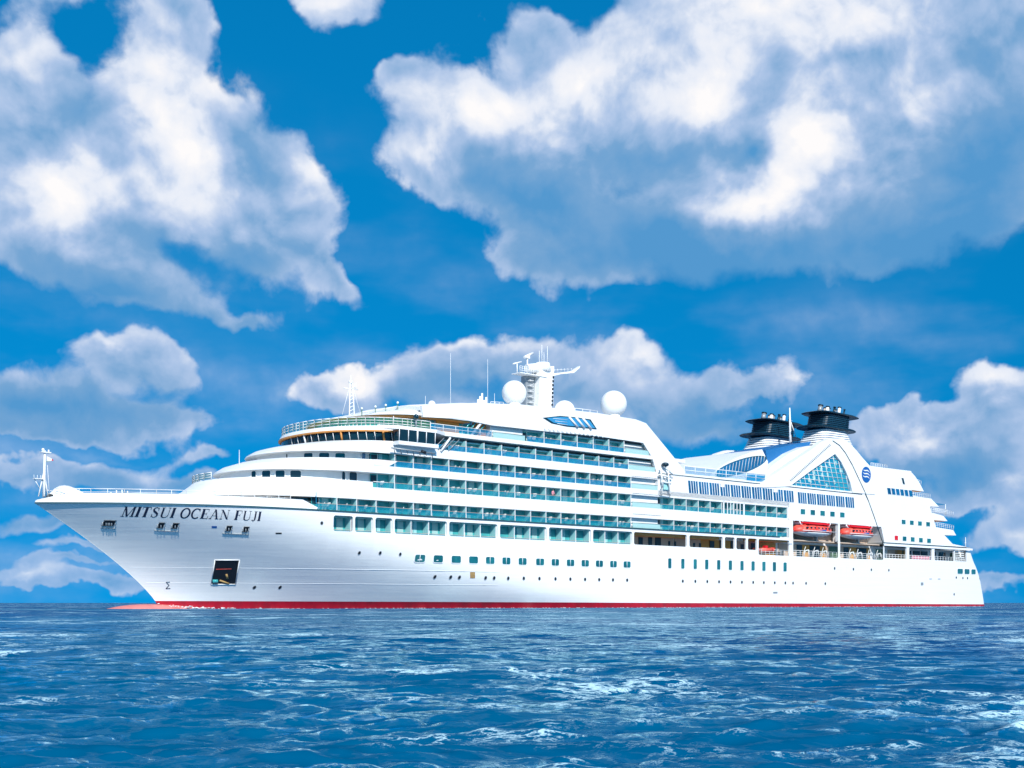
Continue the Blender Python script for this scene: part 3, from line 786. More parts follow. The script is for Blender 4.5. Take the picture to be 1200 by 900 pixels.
# deck 10 house, glazed and soft-lit timber eave
slab('deck_house', [(24.5, 387, 11.0, 10), (26.2, 387, 11.0, 10)], ue(600), 'teal')
r10 = [outline(nose(387, 11.06, 25.3, 10), 10, 11.06, ue(600), z, 24) for z in (24.5, 26.1)]
for i in range(1, 27, 1):
    MB().use('trim').tube(r10[0][i], r10[1][i], .07, n=4).build('window_post', SHIP)
xx = ue(470)
while xx < ue(575):
    MB().use('trim').tube((xx, -11.08, 24.5), (xx, -11.08, 26.1), .06, n=4).build('window_post', SHIP); xx += 2.4
MB().use('ochre').box(ue(520), ue(546), -11.25, -11.0, 24.6, 26.2).build('timber_panel', SHIP)
MB().use('teak').box(ue(563), ue(577), -11.4, -11.0, 24.6, 26.6).build('timber_panel', SHIP)
mb = MB().use('trim'); mb.path([(ue(554), -12.5, 24.5), (ue(568), -12.5, 26.8)], .2)
mb.use('teal')
for k in range(4): mb.path([(ue(549)+k*.9, -12.2, 25.4), (ue(556)+k*.9, -12.2, 26.6)], .1)
mb.build('stairway', SHIP)
# the great roof
slab('roof_soffit', [(26.22, 384, 12.55, 9.5), (26.4, 384, 12.55, 9.5)], ue(552), 'teak')
slab('roof', [(26.41, 382, 12.78, 9.5), (26.9, 391, 12.76, 9.5), (27.5, 412, 12.74, 9), (28.0, 436, 12.7, 7), (28.3, 452, 12.6, 5)], ue(556))
def plate(name, pts, y0, y1, m_='white', parent=SHIP, ref=-12.8):
    P = [q(a, b, ref) for a, b in pts]
    mb = MB().use(m_).prism(P, y0, y1); return mb.build(name, parent)
roofline = [(494,475.2),(500,474.3),(560,472),(610,474),(640,477),(700,484),(745,491.5),(757,496)]
plate('roof_side', roofline+[(780,524),(803,552.5),(803,559),(770,556),(764,535.5),(753.5,519),(700,511),(640,505.5),(577,498.5),(540,491),(496,488.5)], -12.82, -12.35)
mb = MB().use('white'); P = [q(a, b) for a, b in roofline]; 
mb.loft([[(x, -12.36, z-.05), (x, -9, z+.45), (x, 0, z+.9), (x, 9, z+.45), (x, 12.8, z-.05), (x, 12.8, z-.6), (x, -12.36, z-.6)] for x, z in P], smooth=True)
mb.build('roof_crown', SHIP)
P = [q(a, b) for a, b in ((757,496),(780,524),(803,552.5),(803,557),(779,529),(756,501))]
MB().use('white').prism(P, -12.34, 12.8).build('roof_slope', SHIP)
# lens window in the roof side
LW = [(636,489.6),(656,487.4),(674,489),(691.5,491.5),(699,503),(684,501.5),(664,499.8),(646,496)]
o = plate('lens_window', LW, -12.90, -12.82, 'dark')
inner = [(640,490),(656,488.6),(674,490),(690,492.6),(697,502),(684,500.4),(664,498.8),(648,495.4)]
plate('pane', inner, -12.94, -12.905, 'sky_shell', o)
mb = MB().use('trim')
for a, b in (((666,489),(676,501)),((674,489.5),(684,502)),((682,490.5),(692,503))):
    p0, p1 = q(*a), q(*b); mb.tube((p0[0], -12.97, p0[1]), (p1[0], -12.97, p1[1]), .2, n=4)
for yy in (490.5, 493.5, 496.5):
    p0, p1 = q(647+(yy-490)*.8, yy), q(664, yy+1.6); mb.tube((p0[0], -12.95, p0[1]), (p1[0], -12.95, p1[1]), .04, n=4)
mb.build('mullion', o)
mb = MB().use('trim')
for k in range(14):
    x, z = q(637+k*5.1, 501.3+k*.66); mb.tube((x, -13.0, z), (x+.3, -13.1, z-.45), .06, n=5)
mb.build('deck_lamp_row', SHIP)

# balconies -------------------------------------------------------
PITCH = 3.055
cache = {}
def balcony(x, w, lv, var, rear=-11.32, edge=-12.72, zs=None, rail_h=.78, green=False):
    z0, z1 = zs or LV[lv]
    key = (round(w, 2), lv, var, zs, rear)
    if key not in cache:
        root = MB()
        root.use('teal').box(0.02, w-.02, rear-.04+0, rear+.0, 0.02, z1-z0-.02)   # glazed wall
        root.use('door')
        dw = .85
        root.box(.12, .12+dw*(1+.15*(var % 2)), rear-.09, rear-.05, (z1-z0)*(.35 if var in (0, 1) else .02), (z1-z0)*.80)
        root.use('trim'); root.box(.05+dw*1.25, .05+dw*1.25+.09, rear-.09, rear-.05, .02, z1-z0-.02)
        if var == 1: root.use('pale').box(1.6, 2.6, rear-.085, rear-.05, .02, (z1-z0)*.9)
        if var == 3: root.use('part').box(1.35, 1.9, rear-.085, rear-.05, .02, (z1-z0)*.95)
        root.use('part').box(0.02, w-.02, rear-.6, rear-.06, z1-z0-.2, z1-z0-.03)
        o = root.build('balcony', SHIP); o.location = (x, 0, z0)
        MB().use('part').box(w-.06, w-.01, edge+.16, rear-.1, .01, z1-z0-.02).build('partition', o)
        MB().use('trim').box(w-.06, w+.02, edge-.02, edge+.1, .0, z1-z0).build('partition_post', o)
        MB().use('rail' if lv > 7 else 'rail_teal').box(.06, w-.1, edge+.02, edge+.05, .03, rail_h-.04).build('glass_railing', o)
        MB().use('wood').box(0, w-.08, edge-.0, edge+.08, rail_h-.02, rail_h+.035).build('handrail', o)
        cache[key] = o
        return o
    src = cache[key]; o = link_copy(src, SHIP, (x, 0, z0))
    for ch in src.children: link_copy(ch, o)
    return o
def row(lv, xs, xe, n=None, **k):
    n = n or round((xe-xs)/PITCH); w = (xe-xs)/n
    for i in range(n): balcony(xs+i*w, w, lv, rnd.choice((0, 0, 1, 2, 3)), **k)
DV = ue(440.8)                              # a divider line shared by decks 6 and 7
XE = ue(740)
row(6, DV-3*PITCH, XE, 19); row(6, ue(775.5), ue(923), 11)
row(7, DV, XE, 16); row(7, ue(775.5), ue(923), 11)
row(8, DV+PITCH*.02, XE, 16)
row(9, ue(525), ue(737), 11)
row(10, ue(618), ue(732), 6)
# verandas inside the hull openings
for a, b in D5:
    n = max(1, round((ue(b)-ue(a))/PITCH)); w = (ue(b)-ue(a))/n
    for i in range(n):
        balcony(ue(a)+i*w, w, 5, rnd.choice((0, 1, 3)), rear=round(-hb(ue(a)+i*w+.1, 10.0)+1.75, 1), edge=round(-hb(ue(a)+i*w+.1, 10.0)+.28, 1), zs=(10.0, 12.1), rail_h=.24)
# edges of the hull openings: fillets and reveals
for h in HOLES:
    mb = MB().use('hull')
    top = h[3] < ZL
    x0, x1, z0, z1 = h
    z1e = z1 if top else 15.75
    r = .35
    for cx, cz, sx, sz in ((x0, z0, 1, 1), (x1, z0, -1, 1), (x1, z1e, -1, -1), (x0, z1e, 1, -1)):
        P = [(cx, cz)]
        for k in range(6):
            a = math.radians(90*k/5); P.append((cx+sx*(r-r*math.sin(a)), cz+sz*(r-r*math.cos(a))))
        if sx*sz > 0: P = P[::-1]
        mb.poly([(x, -min(hb(x, z), 99)+.004, z) for x, z in P])
    d_ = .32
    if top:
        for xa, xb, za, zb in ((x0, x1, z0, z0), (x0, x1, z1, z1), (x0, x0, z0, z1), (x1, x1, z0, z1)):
            if za == zb: mb.poly([(xa, -hb(xa, za), za), (xb, -hb(xb, za), za), (xb, -hb(xb, za)+d_, za), (xa, -hb(xa, za)+d_, za)])
            else: mb.poly([(xa, -hb(xa, za), za), (xa, -hb(xa, zb), zb), (xa, -hb(xa, zb)+d_, zb), (xa, -hb(xa, za)+d_, za)])
    mb.build('opening_trim', SHIP)
# inner decks behind the openings
us_ = [33+k*2 for k in range(84)]
def strip(name, m_, inset, z0, z1, xs):
    mb = MB().use(m_); mb.loft([[(u, -hb(u, z0)+inset, z0), (u, -hb(u, z0)+inset, z1), (u, hb(u, z0)-inset, z1), (u, hb(u, z0)-inset, z0)] for u in xs]); return mb.build(name, SHIP)
strip('promenade_deck', 'deck', .33, 9.0, 9.18, us_)
strip('deckhead', 'trim', .36, 12.15, 12.5, [u for u in us_ if u < 129.5])
MB().use('white').box(ue(741.5), 199, -9.4, 9.4, 9.19, 12.14).build('deck_house', SHIP)
MB().use('part').box(ue(500), ue(741), -10.95, -10.9, 9.2, 12.14).build('inner_bulkhead', SHIP)

# stair lobbies between the two groups of cabins
for lv, a, b in ((6, 741.5, 774.5), (7, 741.2, 774.5), (8, 740, 771), (9, 737, 768), (10, 733, 761), (10, 578, 616)):
    z0, z1 = LV[lv]; x0, x1 = ue(a), ue(b)
    if lv == 10 and a > 700: z1 = 26.0
    lob = MB().use('white').box(x0, x1, -12.1, -11.1, z0, z1+.1).build('lobby_wall', SHIP)
    MB().use('pale').box(x0+.05, x1-.05, -12.72, -12.68, z0+.03, z0+.75).build('glass_railing', lob)
    m2 = MB().use('metal'); m2.tube((x0, -12.7, z0+.8), (x1, -12.7, z0+.8), .05)
    m2.use('line').box(x0, x1, -12.2, -12.12, z0+.72, z0+.82).box(x0, x1, -12.8, -12.5, z1-.09, z1-.001)  # dark strips painted in as shadow lines at the rail and deckhead
    m2.build('handrail', lob)
# forward windows of decks 6, 7 and 8
def front_windows(px_list, z0, z1, nz, W, ln, glass='teal', nm='window'):
    zc = (z0+z1)/2; O = oval(nose(nz, W, zc, ln), ln, W, 160)
    O = [(x, -y) for x, y in O]+[(O[-1][0]+k*.25, -W) for k in range(1, 160)]
    pxs = [to_px(x, y, zc)[0] for x, y in O]
    vis = min(range(len(O)), key=lambda i: pxs[i])
    for a, b in px_list:
        idx = [i for i in range(vis, len(O)) if a <= pxs[i] <= b]
        if len(idx) < 2: continue
        pts = [O[i] for i in idx]
        d0 = Vector((pts[-1][0]-pts[0][0], pts[-1][1]-pts[0][1], 0)).normalized(); nr = Vector((d0.y, -d0.x, 0))
        if nr.y > 0: nr = -nr
        f = MB().use('trim'); A = Vector((*pts[0], 0))+nr*.02; Bv = Vector((*pts[-1], 0))+nr*.02
        Lw = (Bv-A).length
        def S(t, z, o_): v_ = A+d0*t+nr*o_; return (v_.x, v_.y, z)
        out = rrect(-.1, Lw+.1, z0-.1, z1+.1, .3); inn = rrect(0, Lw, z0, z1, .22)
        f.loft([[S(t, z, -.3) for t, z in out], [S(t, z, .07) for t, z in out], [S(t, z, .07) for t, z in inn], [S(t, z, .02) for t, z in inn]], False, False)
        fo = f.build(nm, SHIP); MB().use(glass).poly([S(t, z, .03) for t, z in inn]).build('pane', fo)
front_windows([(295, 301), (307, 318), (323, 334), (340, 353)], 16.9, 17.9, 269, 11.22, 15, 'dark')
front_windows([(335, 338), (356, 367), (373.5, 386), (392.5, 405)], 19.75, 20.6, 313.5, 11.22, 13, 'dark')
front_windows([(424, 429), (432, 440)], 19.3, 20.8, 313.5, 11.24, 13, 'blueglass')
front_windows([(400, 405), (409, 418)], 16.5, 18.0, 269, 11.24, 15, 'dark')
front_windows([(275, 285), (299, 313), (318, 333), (340, 370)], 13.9, 14.7, 234, 11.22, 16, 'dark')
# rounded fore ends of cabin rows: curved blue glass screen on deck 6
MB().use('rail').box(ue(371), DV-3*PITCH, -12.66, -12.62, ZL+.15, 14.9).build('glass_screen', SHIP)
mb = MB().use('trim')
mb.path([(ue(438), -12.7, 16.8), (ue(455), -12.7, 16.8)], .05); mb.build('handrail', SHIP)
MB().use('rail').box(ue(440), ue(461), -12.72, -12.68, 19.05, 19.75).build('glass_railing', SHIP)
# row 8, forward blue rail up to the cabins is part of the row; row of deck 9 rail aft of the bridge wing
MB().use('rail').box(ue(506), ue(524), -12.72, -12.68, 21.98, 22.7).build('glass_railing', SHIP)

# railings ----------------------------------------------------------
def railing(name, pts, h=1.05, step=1.5, bars=3, glass=None, r=.035, m_='trim', parent=SHIP):
    mb = MB().use(m_); acc = 0
    for a, b in zip(pts, pts[1:]):
        a = Vector(a); b = Vector(b); L = (b-a).length; n = max(1, round(L/step))
        for k in range(n+1):
            p = a+(b-a)*k/n; mb.tube(p, p+Vector((0, 0, h)), r*1.1, n=4)
        for j in range(bars):
            z = h*(j+1)/bars; mb.tube(a+Vector((0, 0, z)), b+Vector((0, 0, z)), r if j < bars-1 else r*1.4, n=4)
    o = mb.build(name, parent)
    if glass:
        gm = MB().use(glass)
        for a, b in zip(pts, pts[1:]):
            gm.poly([(a[0], a[1], a[2]+.08), (b[0], b[1], b[2]+.08), (b[0], b[1], b[2]+h*.93), (a[0], a[1], a[2]+h*.93)])
        gm.build('glass_panel', o)
    return o
o10 = outline(nose(351, B-.1, 24.5, 11.4), 11.4, B-.1, ue(505), 24.5, 14)
railing('deck_railing', [Vector(p) for p in o10[0:24]], 1.15, 1.2, 3, 'railg', .045)
railing('deck_railing', [(ue(505), -12.7, 24.5), (ue(577), -12.7, 24.5)], .95, 2.2, 2, 'rail')
o7 = outline(nose(239, B-.2, 16.75, 16), 16, B-.2, ue(300), 16.75, 14)
railing('deck_railing', [Vector(p) for p in o7[4:24] if to_px(*p)[0] < 255], .9, 1.4, 3, 'railg', .045)
# forecastle rails inside the bulwark
railing('bow_railing', [(2+k*3.2, -max(hb(2+k*3.2, ZL)-.5, .2), ZL+1.0) for k in range(9)], .75, 1.6, 2)
railing('bow_railing', [(2+k*3.2, max(hb(2+k*3.2, ZL)-.5, .2), ZL+1.0) for k in range(9)], .75, 1.6, 2)
mb = MB().use('white'); x, z = q(87, 578, 0)
mb.loft([[(x-3+.6*i, yy, ZL+.6+1.75*math.sin(math.pi*min(1, (i+.4)/9.5)**.7)*s_) for yy, s_ in ((-1.5, .0), (-1.0, .8), (0, 1), (1.0, .8), (1.5, 0))] for i in range(10)], smooth=True, closed=False, cap0=False, cap1=False)
mb.build('windlass_cover', SHIP)
mb = MB().use('trim'); x, z = q(130, 577, -4)
for k in range(5): mb.tube((x+k*.7, -4, ZL+.3), (x+k*.7, -4, ZL+1.5+.35*math.sin(k/4*math.pi)), .07)
mb.build('mooring_winch', SHIP)
# ship's bow mast
def bow_mast():
    x = ue(48.5, 0); mb = MB().use('trim')
    tip = Vector(( *q(52.5, 526, 0), ))
    base = (ue(51.5, 0), 0, ZL+.8); top = (ue(52.5, 0), 0, q(52, 528, 0)[1])
    bx, bz = q(46, 577, 0)
    mb.tube(base, top, .20, .12, n=8)
    mb.tube((ue(45, 0), 0, ZL+.8), (ue(51.5, 0), 0, q(50, 553, 0)[1]), .08)
    mb.tube((ue(56.5, 0), 0, ZL+.8), (ue(51.5, 0), 0, q(50, 553, 0)[1]), .08)
    mb.tube((ue(48, 0), -1.1, ZL+.8), (ue(51.5, 0), 0, q(50, 555, 0)[1]), .06); mb.tube((ue(55, 0), 1.1, ZL+.8), (ue(51.5, 0), 0, q(50, 555, 0)[1]), .06)
    z1 = q(43, 561, 0)[1]; mb.box(ue(39.5, 0), ue(50, 0), -.35, .35, z1-.05, z1+.03)
    mb.tube((ue(40, 0), 0, z1), (ue(47, 0), 0, z1-1.2), .05)
    for k in range(4): xx_ = ue(39.8, 0)+k*.4; mb.tube((xx_, 0, z1), (xx_, 0, z1+.45), .03, n=4)
    z2 = q(50, 530, 0)[1]; mb.box(ue(47.5, 0), ue(59, 0), -.3, .3, z2-.05, z2+.06); mb.ball((ue(50.5, 0), 0, z2+.3), .2, 8, 6); mb.tube((ue(57, 0), 0, z2), (ue(57, 0), 0, z2+.35), .09)
    mb.tube((ue(58, 0), 0, ZL+1), (ue(55.5, 0), 0, q(56, 545, 0)[1]), .03, n=4)
    return mb.build('bow_mast', SHIP)
bow_mast()
mb = MB().use('trim'); x, z = q(276, 549, 0); mb.tube((x, -1, 16), (x, -1, q(276, 528, 0)[1]), .07, .03, n=5); mb.build('whip_aerial', SHIP)

# top-side fittings --------------------------------------------------
def mast_fore():
    mb = MB().use('trim'); y = -3
    x, zb = q(411, 487, y); zt = q(411, 449, y)[1]
    for dx, dy in ((-.45, -.3), (.45, -.3), (0, .4)): mb.tube((x+dx, y+dy, zb-1), (x+dx*.5, y+dy*.5, zt), .11, .08, n=6)
    for k in range(9):
        z = zb+(zt-zb)*k/9; mb.tube((x-.42, y-.2, z), (x+.42, y-.2, z+.45), .05, n=4)
    mb.tube((x-1.2, y, zt-.8), (x+1.2, y, zt-.8), .07); mb.ball((x+.5, y, zt-.4), .28, 8, 6); mb.ball((x, y, zt+.15), .3, 8, 6)
    mb.tube((x, y, zt), (x, y, zt+1.1), .04); mb.tube((x+.9, y, zt-.8), (x+.9, y, zt+.2), .05)
    mb.tube((x-.2, y, zb+4), (ue(401, y), y, zb), .035, n=4); mb.tube((x+.2, y, zb+4.5), (ue(422, y), y, zb+.5), .035, n=4)
    return mb.build('signal_mast', SHIP)
mast_fore()
mb = MB().use('trim')
P = [q(a, b, -8) for a, b in ((424, 483), (440, 480.8), (452, 479), (466, 476))]
for (x, z), (x2, z2) in zip(P, P[1:]): mb.tube((x, -8, z), (x2, -8, z2), .07)
mb.use('railg')
for x, z in P: mb.tube((x, -8, z-.8), (x, -8, z+.4), .09)
mb.use('trim')
for x, z in P: mb.ball((x, -8, z+.5), .17, 8, 6)
mb.build('floodlight_rail', SHIP)
def aerial(px, pyt, pyb, y=0, r=.05):
    x, z = q(px, pyb, y); MB().use('trim').tube((x, y, z-2), (x, y, q(px, pyt, y)[1]), r, .025, n=5).build('whip_aerial', SHIP)
aerial(528, 414, 474, -4, .035); aerial(571.5, 421, 474, -4, .035); aerial(579.5, 461, 476, -5, .04); aerial(498.5, 464, 476, -6, .03)
def dome_on_roof(px, py, rpx, y, skirt=True):
    x, z = q(px, py, y); k = F/(Y0+ST*x+CT*y); r = rpx/k
    o = MB().use('trim').ball((x, y, z), r, 32, 20).build('radar_dome', SHIP)
    b_ = MB().use('trim')
    b_.tube((x, y, z-r*1.35), (x, y, z-r*.75), r*.42, r*.55, n=20); b_.tube((x, y, z-r*1.35-1.6), (x, y, z-r*1.3), r*.42, n=20)
    b_.build('dome_pedestal', o)
    s_ = MB().use('sky_shell')
    return o
dome_on_roof(602.5, 460.5, 14.5, -5); dome_on_roof(719, 473.5, 15.6, -5); dome_on_roof(661.5, 482, 12.6, -4)
x, z = q(506, 474, -8); MB().use('trim').ball((x, -8, z), .55, 12, 8).build('navigation_pod', SHIP)
mb = MB().use('trim'); x, z = q(565, 471, -5)
for k in range(5): mb.tube((x-.8+k*.4, -5, z-1.6), (x-.8+k*.4, -5, z+.3+.5*(k % 3)), .16, n=6)
mb.use('metal').box(x-1.1, x+1.1, -5.3, -4.7, z-.5, z-.35); mb.build('lantern_stack', SHIP)
railing('roof_railing', [(*(lambda t: (t[0], -6, t[1]-.6))(q(575, 474, -6)),), (*(lambda t: (t[0], -6, t[1]-.6))(q(590, 474.5, -6)),)], 1.0, 1, 2)
railing('roof_railing', [(*(lambda t: (t[0], -6, t[1]-.5))(q(674, 482, -6)),), (*(lambda t: (t[0], -6, t[1]-.5))(q(700, 485, -6)),)], 1.0, 1.5, 2)

def main_mast():
    y = -2
    def Q(a, b): return q(a, b, y)
    m_ = bpy.data.objects.new('main_mast', None); COL.objects.link(m_); m_.parent = SHIP
    mb = MB().use('trim')
    P = [Q(a, b) for a, b in ((626.5, 482), (627.5, 456), (629, 430), (645, 430), (643.5, 456), (641.5, 482))]
    mb.prism(P, y-.9, y+.9); mb.build('mast_tower', m_)
    mb = MB().use('metal'); P = [Q(a, b) for a, b in ((617, 478), (617, 440), (628, 436), (627, 480))]
    mb.prism(P, y+.2, y+1.3)
    mb.use('trim')
    for k in range(5):
        x, z = Q(621.5, 446+k*6.5); mb.box(x-.5, x+.5, y-.3, y+.2, z-.03, z+.02)
        mb.tube((x-.5, y-.3, z), (x+.5, y-.3, z+.4), .03, n=4)
    mb.build('ladder_trunk', m_)
    mb = MB().use('trim')      # drum platform
    x, z = Q(636, 431)
    mb.tube((x, y, z-.55), (x, y, z+.75), 1.35, 1.15, n=20); mb.tube((Q(617, 435)[0], y, z-.5), (x, y, z), .62, .85, n=14)
    xw = Q(604, 437)[0]; z5 = Q(610, 438)[1]
    mb.box(xw, x, y-1.1, y+.9, z5-.12, z5)
    for k in range(7):
        xx_ = xw+(Q(620, 0)[0]-xw)*k/6; mb.tube((xx_, y-1.05, z5), (xx_, y-1.05, z5+1.0), .045, n=4)
    for k in (1, 2, 3): mb.tube((xw, y-1.05, z5+.33*k), (Q(620, 0)[0], y-1.05, z5+.33*k), .035, n=4)
    mb.build('radar_platform', m_)
    mb = MB().use('trim')
    a = Q(618, 427); mb.tube((a[0], y, z5), (a[0], y, Q(618, 419)[1]), .13); s_ = Q(618, 418)
    mb.box(s_[0]-.5, s_[0]+.3, y-.3, y+.3, s_[1]-.3, s_[1]+.1)
    e0, e1 = Q(613, 419), Q(626, 413.5); mb.tube((e0[0], y-.3, e0[1]), (e1[0], y+.3, e1[1]), .22, n=6)
    a = Q(606, 434); mb.tube((a[0], y, z5), (a[0], y, Q(606, 426)[1]), .09); e0, e1 = Q(601, 426.5), Q(611, 424); mb.tube((e0[0], y, e0[1]), (e1[0], y, e1[1]), .12, n=6)
    mb.build('radar_scanner', m_)
    mb = MB().use('trim')     # aft yard
    P = [Q(a, b) for a, b in ((642, 438.5), (669, 435.2), (678.3, 429.2), (677.5, 431.5), (671, 437.3), (655, 438.8), (642, 442))]
    mb.prism(P, y-.35, y+.35)
    for k in range(6):
        a = Q(648+k*4, 436.6-k*.2); mb.tube((a[0], y-.3, a[1]), (a[0], y-.3, a[1]+.55), .035, n=4)
    a, b = Q(646, 434), Q(670, 432.5); mb.tube((a[0], y-.3, a[1]), (b[0], y-.3, b[1]), .035, n=4)
    mb.build('signal_yard', m_)
    mb = MB().use('trim')
    for px, pt in ((632, 411), (635, 404), (637.5, 413), (641.5, 406)):
        a = Q(px, 426); mb.tube((a[0], y, a[1]), (a[0], y, Q(px, pt)[1]), .07, .04, n=5)
    mb.build('mast_aerials', m_)
    for k in range(8):
        a = Q(643.5-.2*k, 443+k*4.6); MB().use('black').box(a[0]-.12, a[0]+.12, y-1.06, y-.9, a[1]-.16, a[1]+.16).build('mast_light', m_)
    mb = MB().use('trim'); a, b = Q(647.5, 440), Q(648.5, 482)
    mb.tube((a[0], y, a[1]), (b[0], y, b[1]), .05, n=4)
    for k in range(12):
        c_ = Q(644, 442+k*3.3); d_ = Q(647.8, 442+k*3.3); mb.tube((c_[0], y, c_[1]), (d_[0], y, d_[1]), .03, n=4)
    mb.build('ladder', m_)
main_mast()

# crane-like davit in front of the slope -----------------------------
def davit():
    y = -13.3; o = bpy.data.objects.new('side_davit', None); COL.objects.link(o); o.parent = SHIP
    def Q(a, b): x, z = q(a, b, y); return (x, y, z)
    mb = MB().use('plastic')
    for a, b in (((774, 548), (777, 572)), ((783, 552), (784.5, 576)), ((772, 556), (788, 560)), ((775, 564), (786, 567)), ((778, 546), (788, 556))): mb.tube(Q(*a), Q(*b), .13, n=6)
    mb.build('davit_frame', o)
    mb = MB().use('metal')
    for a, b in (((773, 551), (785, 572)), ((785, 551), (775, 572)), ((774, 578), (786, 580)), ((775, 572), (775.5, 581)), ((784, 574), (785, 583))): mb.tube(Q(*a), Q(*b), .07, n=5)
    mb.build('davit_winch', o)
    x, _, z = Q(779.5, 544.5); MB().use('navy').ball((x, y, z), .62, 14, 10, sz=.6).build('satellite_dome', o)
    MB().use('part').box(Q(779, 0)[0], Q(786, 0)[0], y+.2, y+.4, Q(0, 0)[2]*0+19.2, 20.4).build('davit_locker', o)
davit()

# ---- after part -----------------------------------------------------
# deck 8 glazed promenade band, 771-1000
ZT = 22.15
UA, UB = ue(771), ue(1040)
def bx(name, x0, x1, y0, y1, z0, z1, m_='white', parent=SHIP): return MB().use(m_).box(x0, x1, y0, y1, z0, z1).build(name, parent)
bx('side_wall', UA, UB, -12.8, 12.8, 18.28, ZT)
bx('side_wall', ue(923.3), UB, -12.8, 12.8, 15.76, 18.27)
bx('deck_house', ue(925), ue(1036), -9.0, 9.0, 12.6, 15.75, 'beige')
bx('pillar', ue(925), ue(929.3), -12.79, -9, ZL, 15.75); bx('pillar', ue(982.2), ue(984.3), -12.79, -12.2, ZL-.2, 15.75)
mb = MB().use('line'); mb.tube((UA, -12.84, 21.8), (ue(1010), -12.84, 21.8), .07, n=4); mb.build('rubbing_rail', SHIP)
mb = MB().use('line'); mb.tube((ue(345), -12.84, 21.3), (UA, -12.84, 21.5), .02, n=4)
def slanted(px0, px1, n, z0, z1, small=False):
    x0, x1 = ue(px0), ue(px1); sl_ = .28
    P = [(x0, z1), (x0+sl_, z0), (x1+sl_*.6, z0), (x1-.05, z1)]
    f = MB().use('trim').prism([(P[0][0]-.08, z1+.08), (P[1][0]-.08, z0-.08), (P[2][0]+.08, z0-.08), (P[3][0]+.08, z1+.08)], -12.83, -12.80).build('slanted_window', SHIP)
    MB().use('blueglass').prism(P, -12.86, -12.832).build('pane', f)
    mb = MB().use('trim')
    for k in range(1, n):
        xa = x0+(x1-x0)*k/n; mb.prism([(xa-.07, z1), (xa+sl_-.07, z0), (xa+sl_+.07, z0), (xa+.07, z1)], -12.875, -12.862)
    if small: mb.box(x0+.1, x0+(x1-x0)*.45, -12.88, -12.877, z1-.55, z1)
    mb.build('mullion', f)
for k in range(10):
    a = 806+k*12.45; slanted(a, a+11.3, 4, 19.05, 21.1, k in (3, 8))
for k in range(6):
    a = 934.5+k*11.15; slanted(a, a+10, 4, 19.0, 21.0)
for k in range(5): side_window(938+k*11.55, 943.4+k*11.55, 17.0, 17.95, .1, plane=-12.8, name='square_window')
# the framed lounge windows that break the deck-7 row
mb = MB().use('trim').box(ue(847.5), ue(872.5), -12.84, -12.76, 18.0, 18.25).box(ue(847.5), ue(848.7), -12.84, -12.76, 16.05, 18.25).box(ue(871), ue(872.5), -12.84, -12.76, 16.05, 18.25)
for k in range(1, 6): x = ue(848.7)+(ue(871)-ue(848.7))*k/6; mb.box(x-.08, x+.08, -12.83, -12.76, 16.05, 18.0)
mb.build('lounge_window_frame', SHIP)
# pool deck rail with blue screens
railing('pool_railing', [(ue(803), -12.6, ZT), (ue(898), -12.6, ZT)], 1.35, 2.6, 2, 'rail', .06)
# central casing under the funnels: low glazed dome forward, sweeping shell aft
mb = MB().use('white'); y = -9
prof = [(828, 558), (838, 551), (850, 543), (865, 535.5), (880, 530), (893, 526.5), (900, 541), (897, 566)]
P = [q(a, b, y) for a, b in prof]
P[0] = (P[0][0], ZT); P[-1] = (P[-1][0], ZT)
mb.prism(P, y, 9); mb.build('skylight_shell', SHIP)
el_c = q(868, 547.5, y); n = 28
E0 = q(838, 556, y); E1 = q(898, 537, y)
cx, cz = (E0[0]+E1[0])/2, (E0[1]+E1[1])/2; dx, dz = (E1[0]-E0[0])/2, (E1[1]-E0[1])/2; L_ = math.hypot(dx, dz)
nx, nz = -dz/L_, dx/L_
EP = [(cx+dx*math.cos(t)+nx*1.25*math.sin(t), cz+dz*math.cos(t)+nz*1.25*math.sin(t)) for t in np.linspace(0, 2*math.pi, n+1)[:-1]]
so_ = MB().use('line').prism(EP[::-1], y-.12, y).build('oval_skylight', SHIP)
EQ = [(cx+(a-cx)*.96, cz+(b-cz)*.9) for a, b in EP]
MB().use('blueglass').prism(EQ[::-1], y-.16, y-.125).build('pane', so_)
mb = MB().use('trim')
for k in range(-7, 8):
    t = k/8.0; px_, pz_ = cx+dx*t, cz+dz*t; hh = 1.2*math.sqrt(1-t*t)
    mb.tube((px_-nx*hh-hh*.5, y-.2, pz_-nz*hh), (px_+nx*hh+hh*.5, y-.2, pz_+nz*hh), .035, n=4)
mb.build('glazing_bar', so_)
bx('pool_house', ue(880, -10), ue(899, -10), -10.3, -9.05, ZT, ZT+1.5, 'sky_shell')
# blue awning between skylight and casing
AW = [q(a, b, -7) for a, b in ((897, 527.5), (935, 520), (975, 513), (985, 514.5), (955, 523), (930, 530), (900, 545))]
MB().use('awning').prism(AW, -7, 7).build('awning', SHIP)
CA = [q(a, b, -8.6) for a, b in ((898, 563), (899, 552), (908, 543), (925, 531), (942, 523.5), (955, 521.5), (985, 519), (1008, 560), (1010, 580))]
MB().use('white').prism(CA, -8.6, 8.6).build('funnel_casing', SHIP)
GP = [q(a, b, -8.8) for a, b in ((956, 522), (966, 521), (974, 530), (957, 536))]
MB().use('part').prism(GP, -8.75, -8.62).build('casing_shade_panel', SHIP)  # proud panel; the casing's shade here is put into its colour
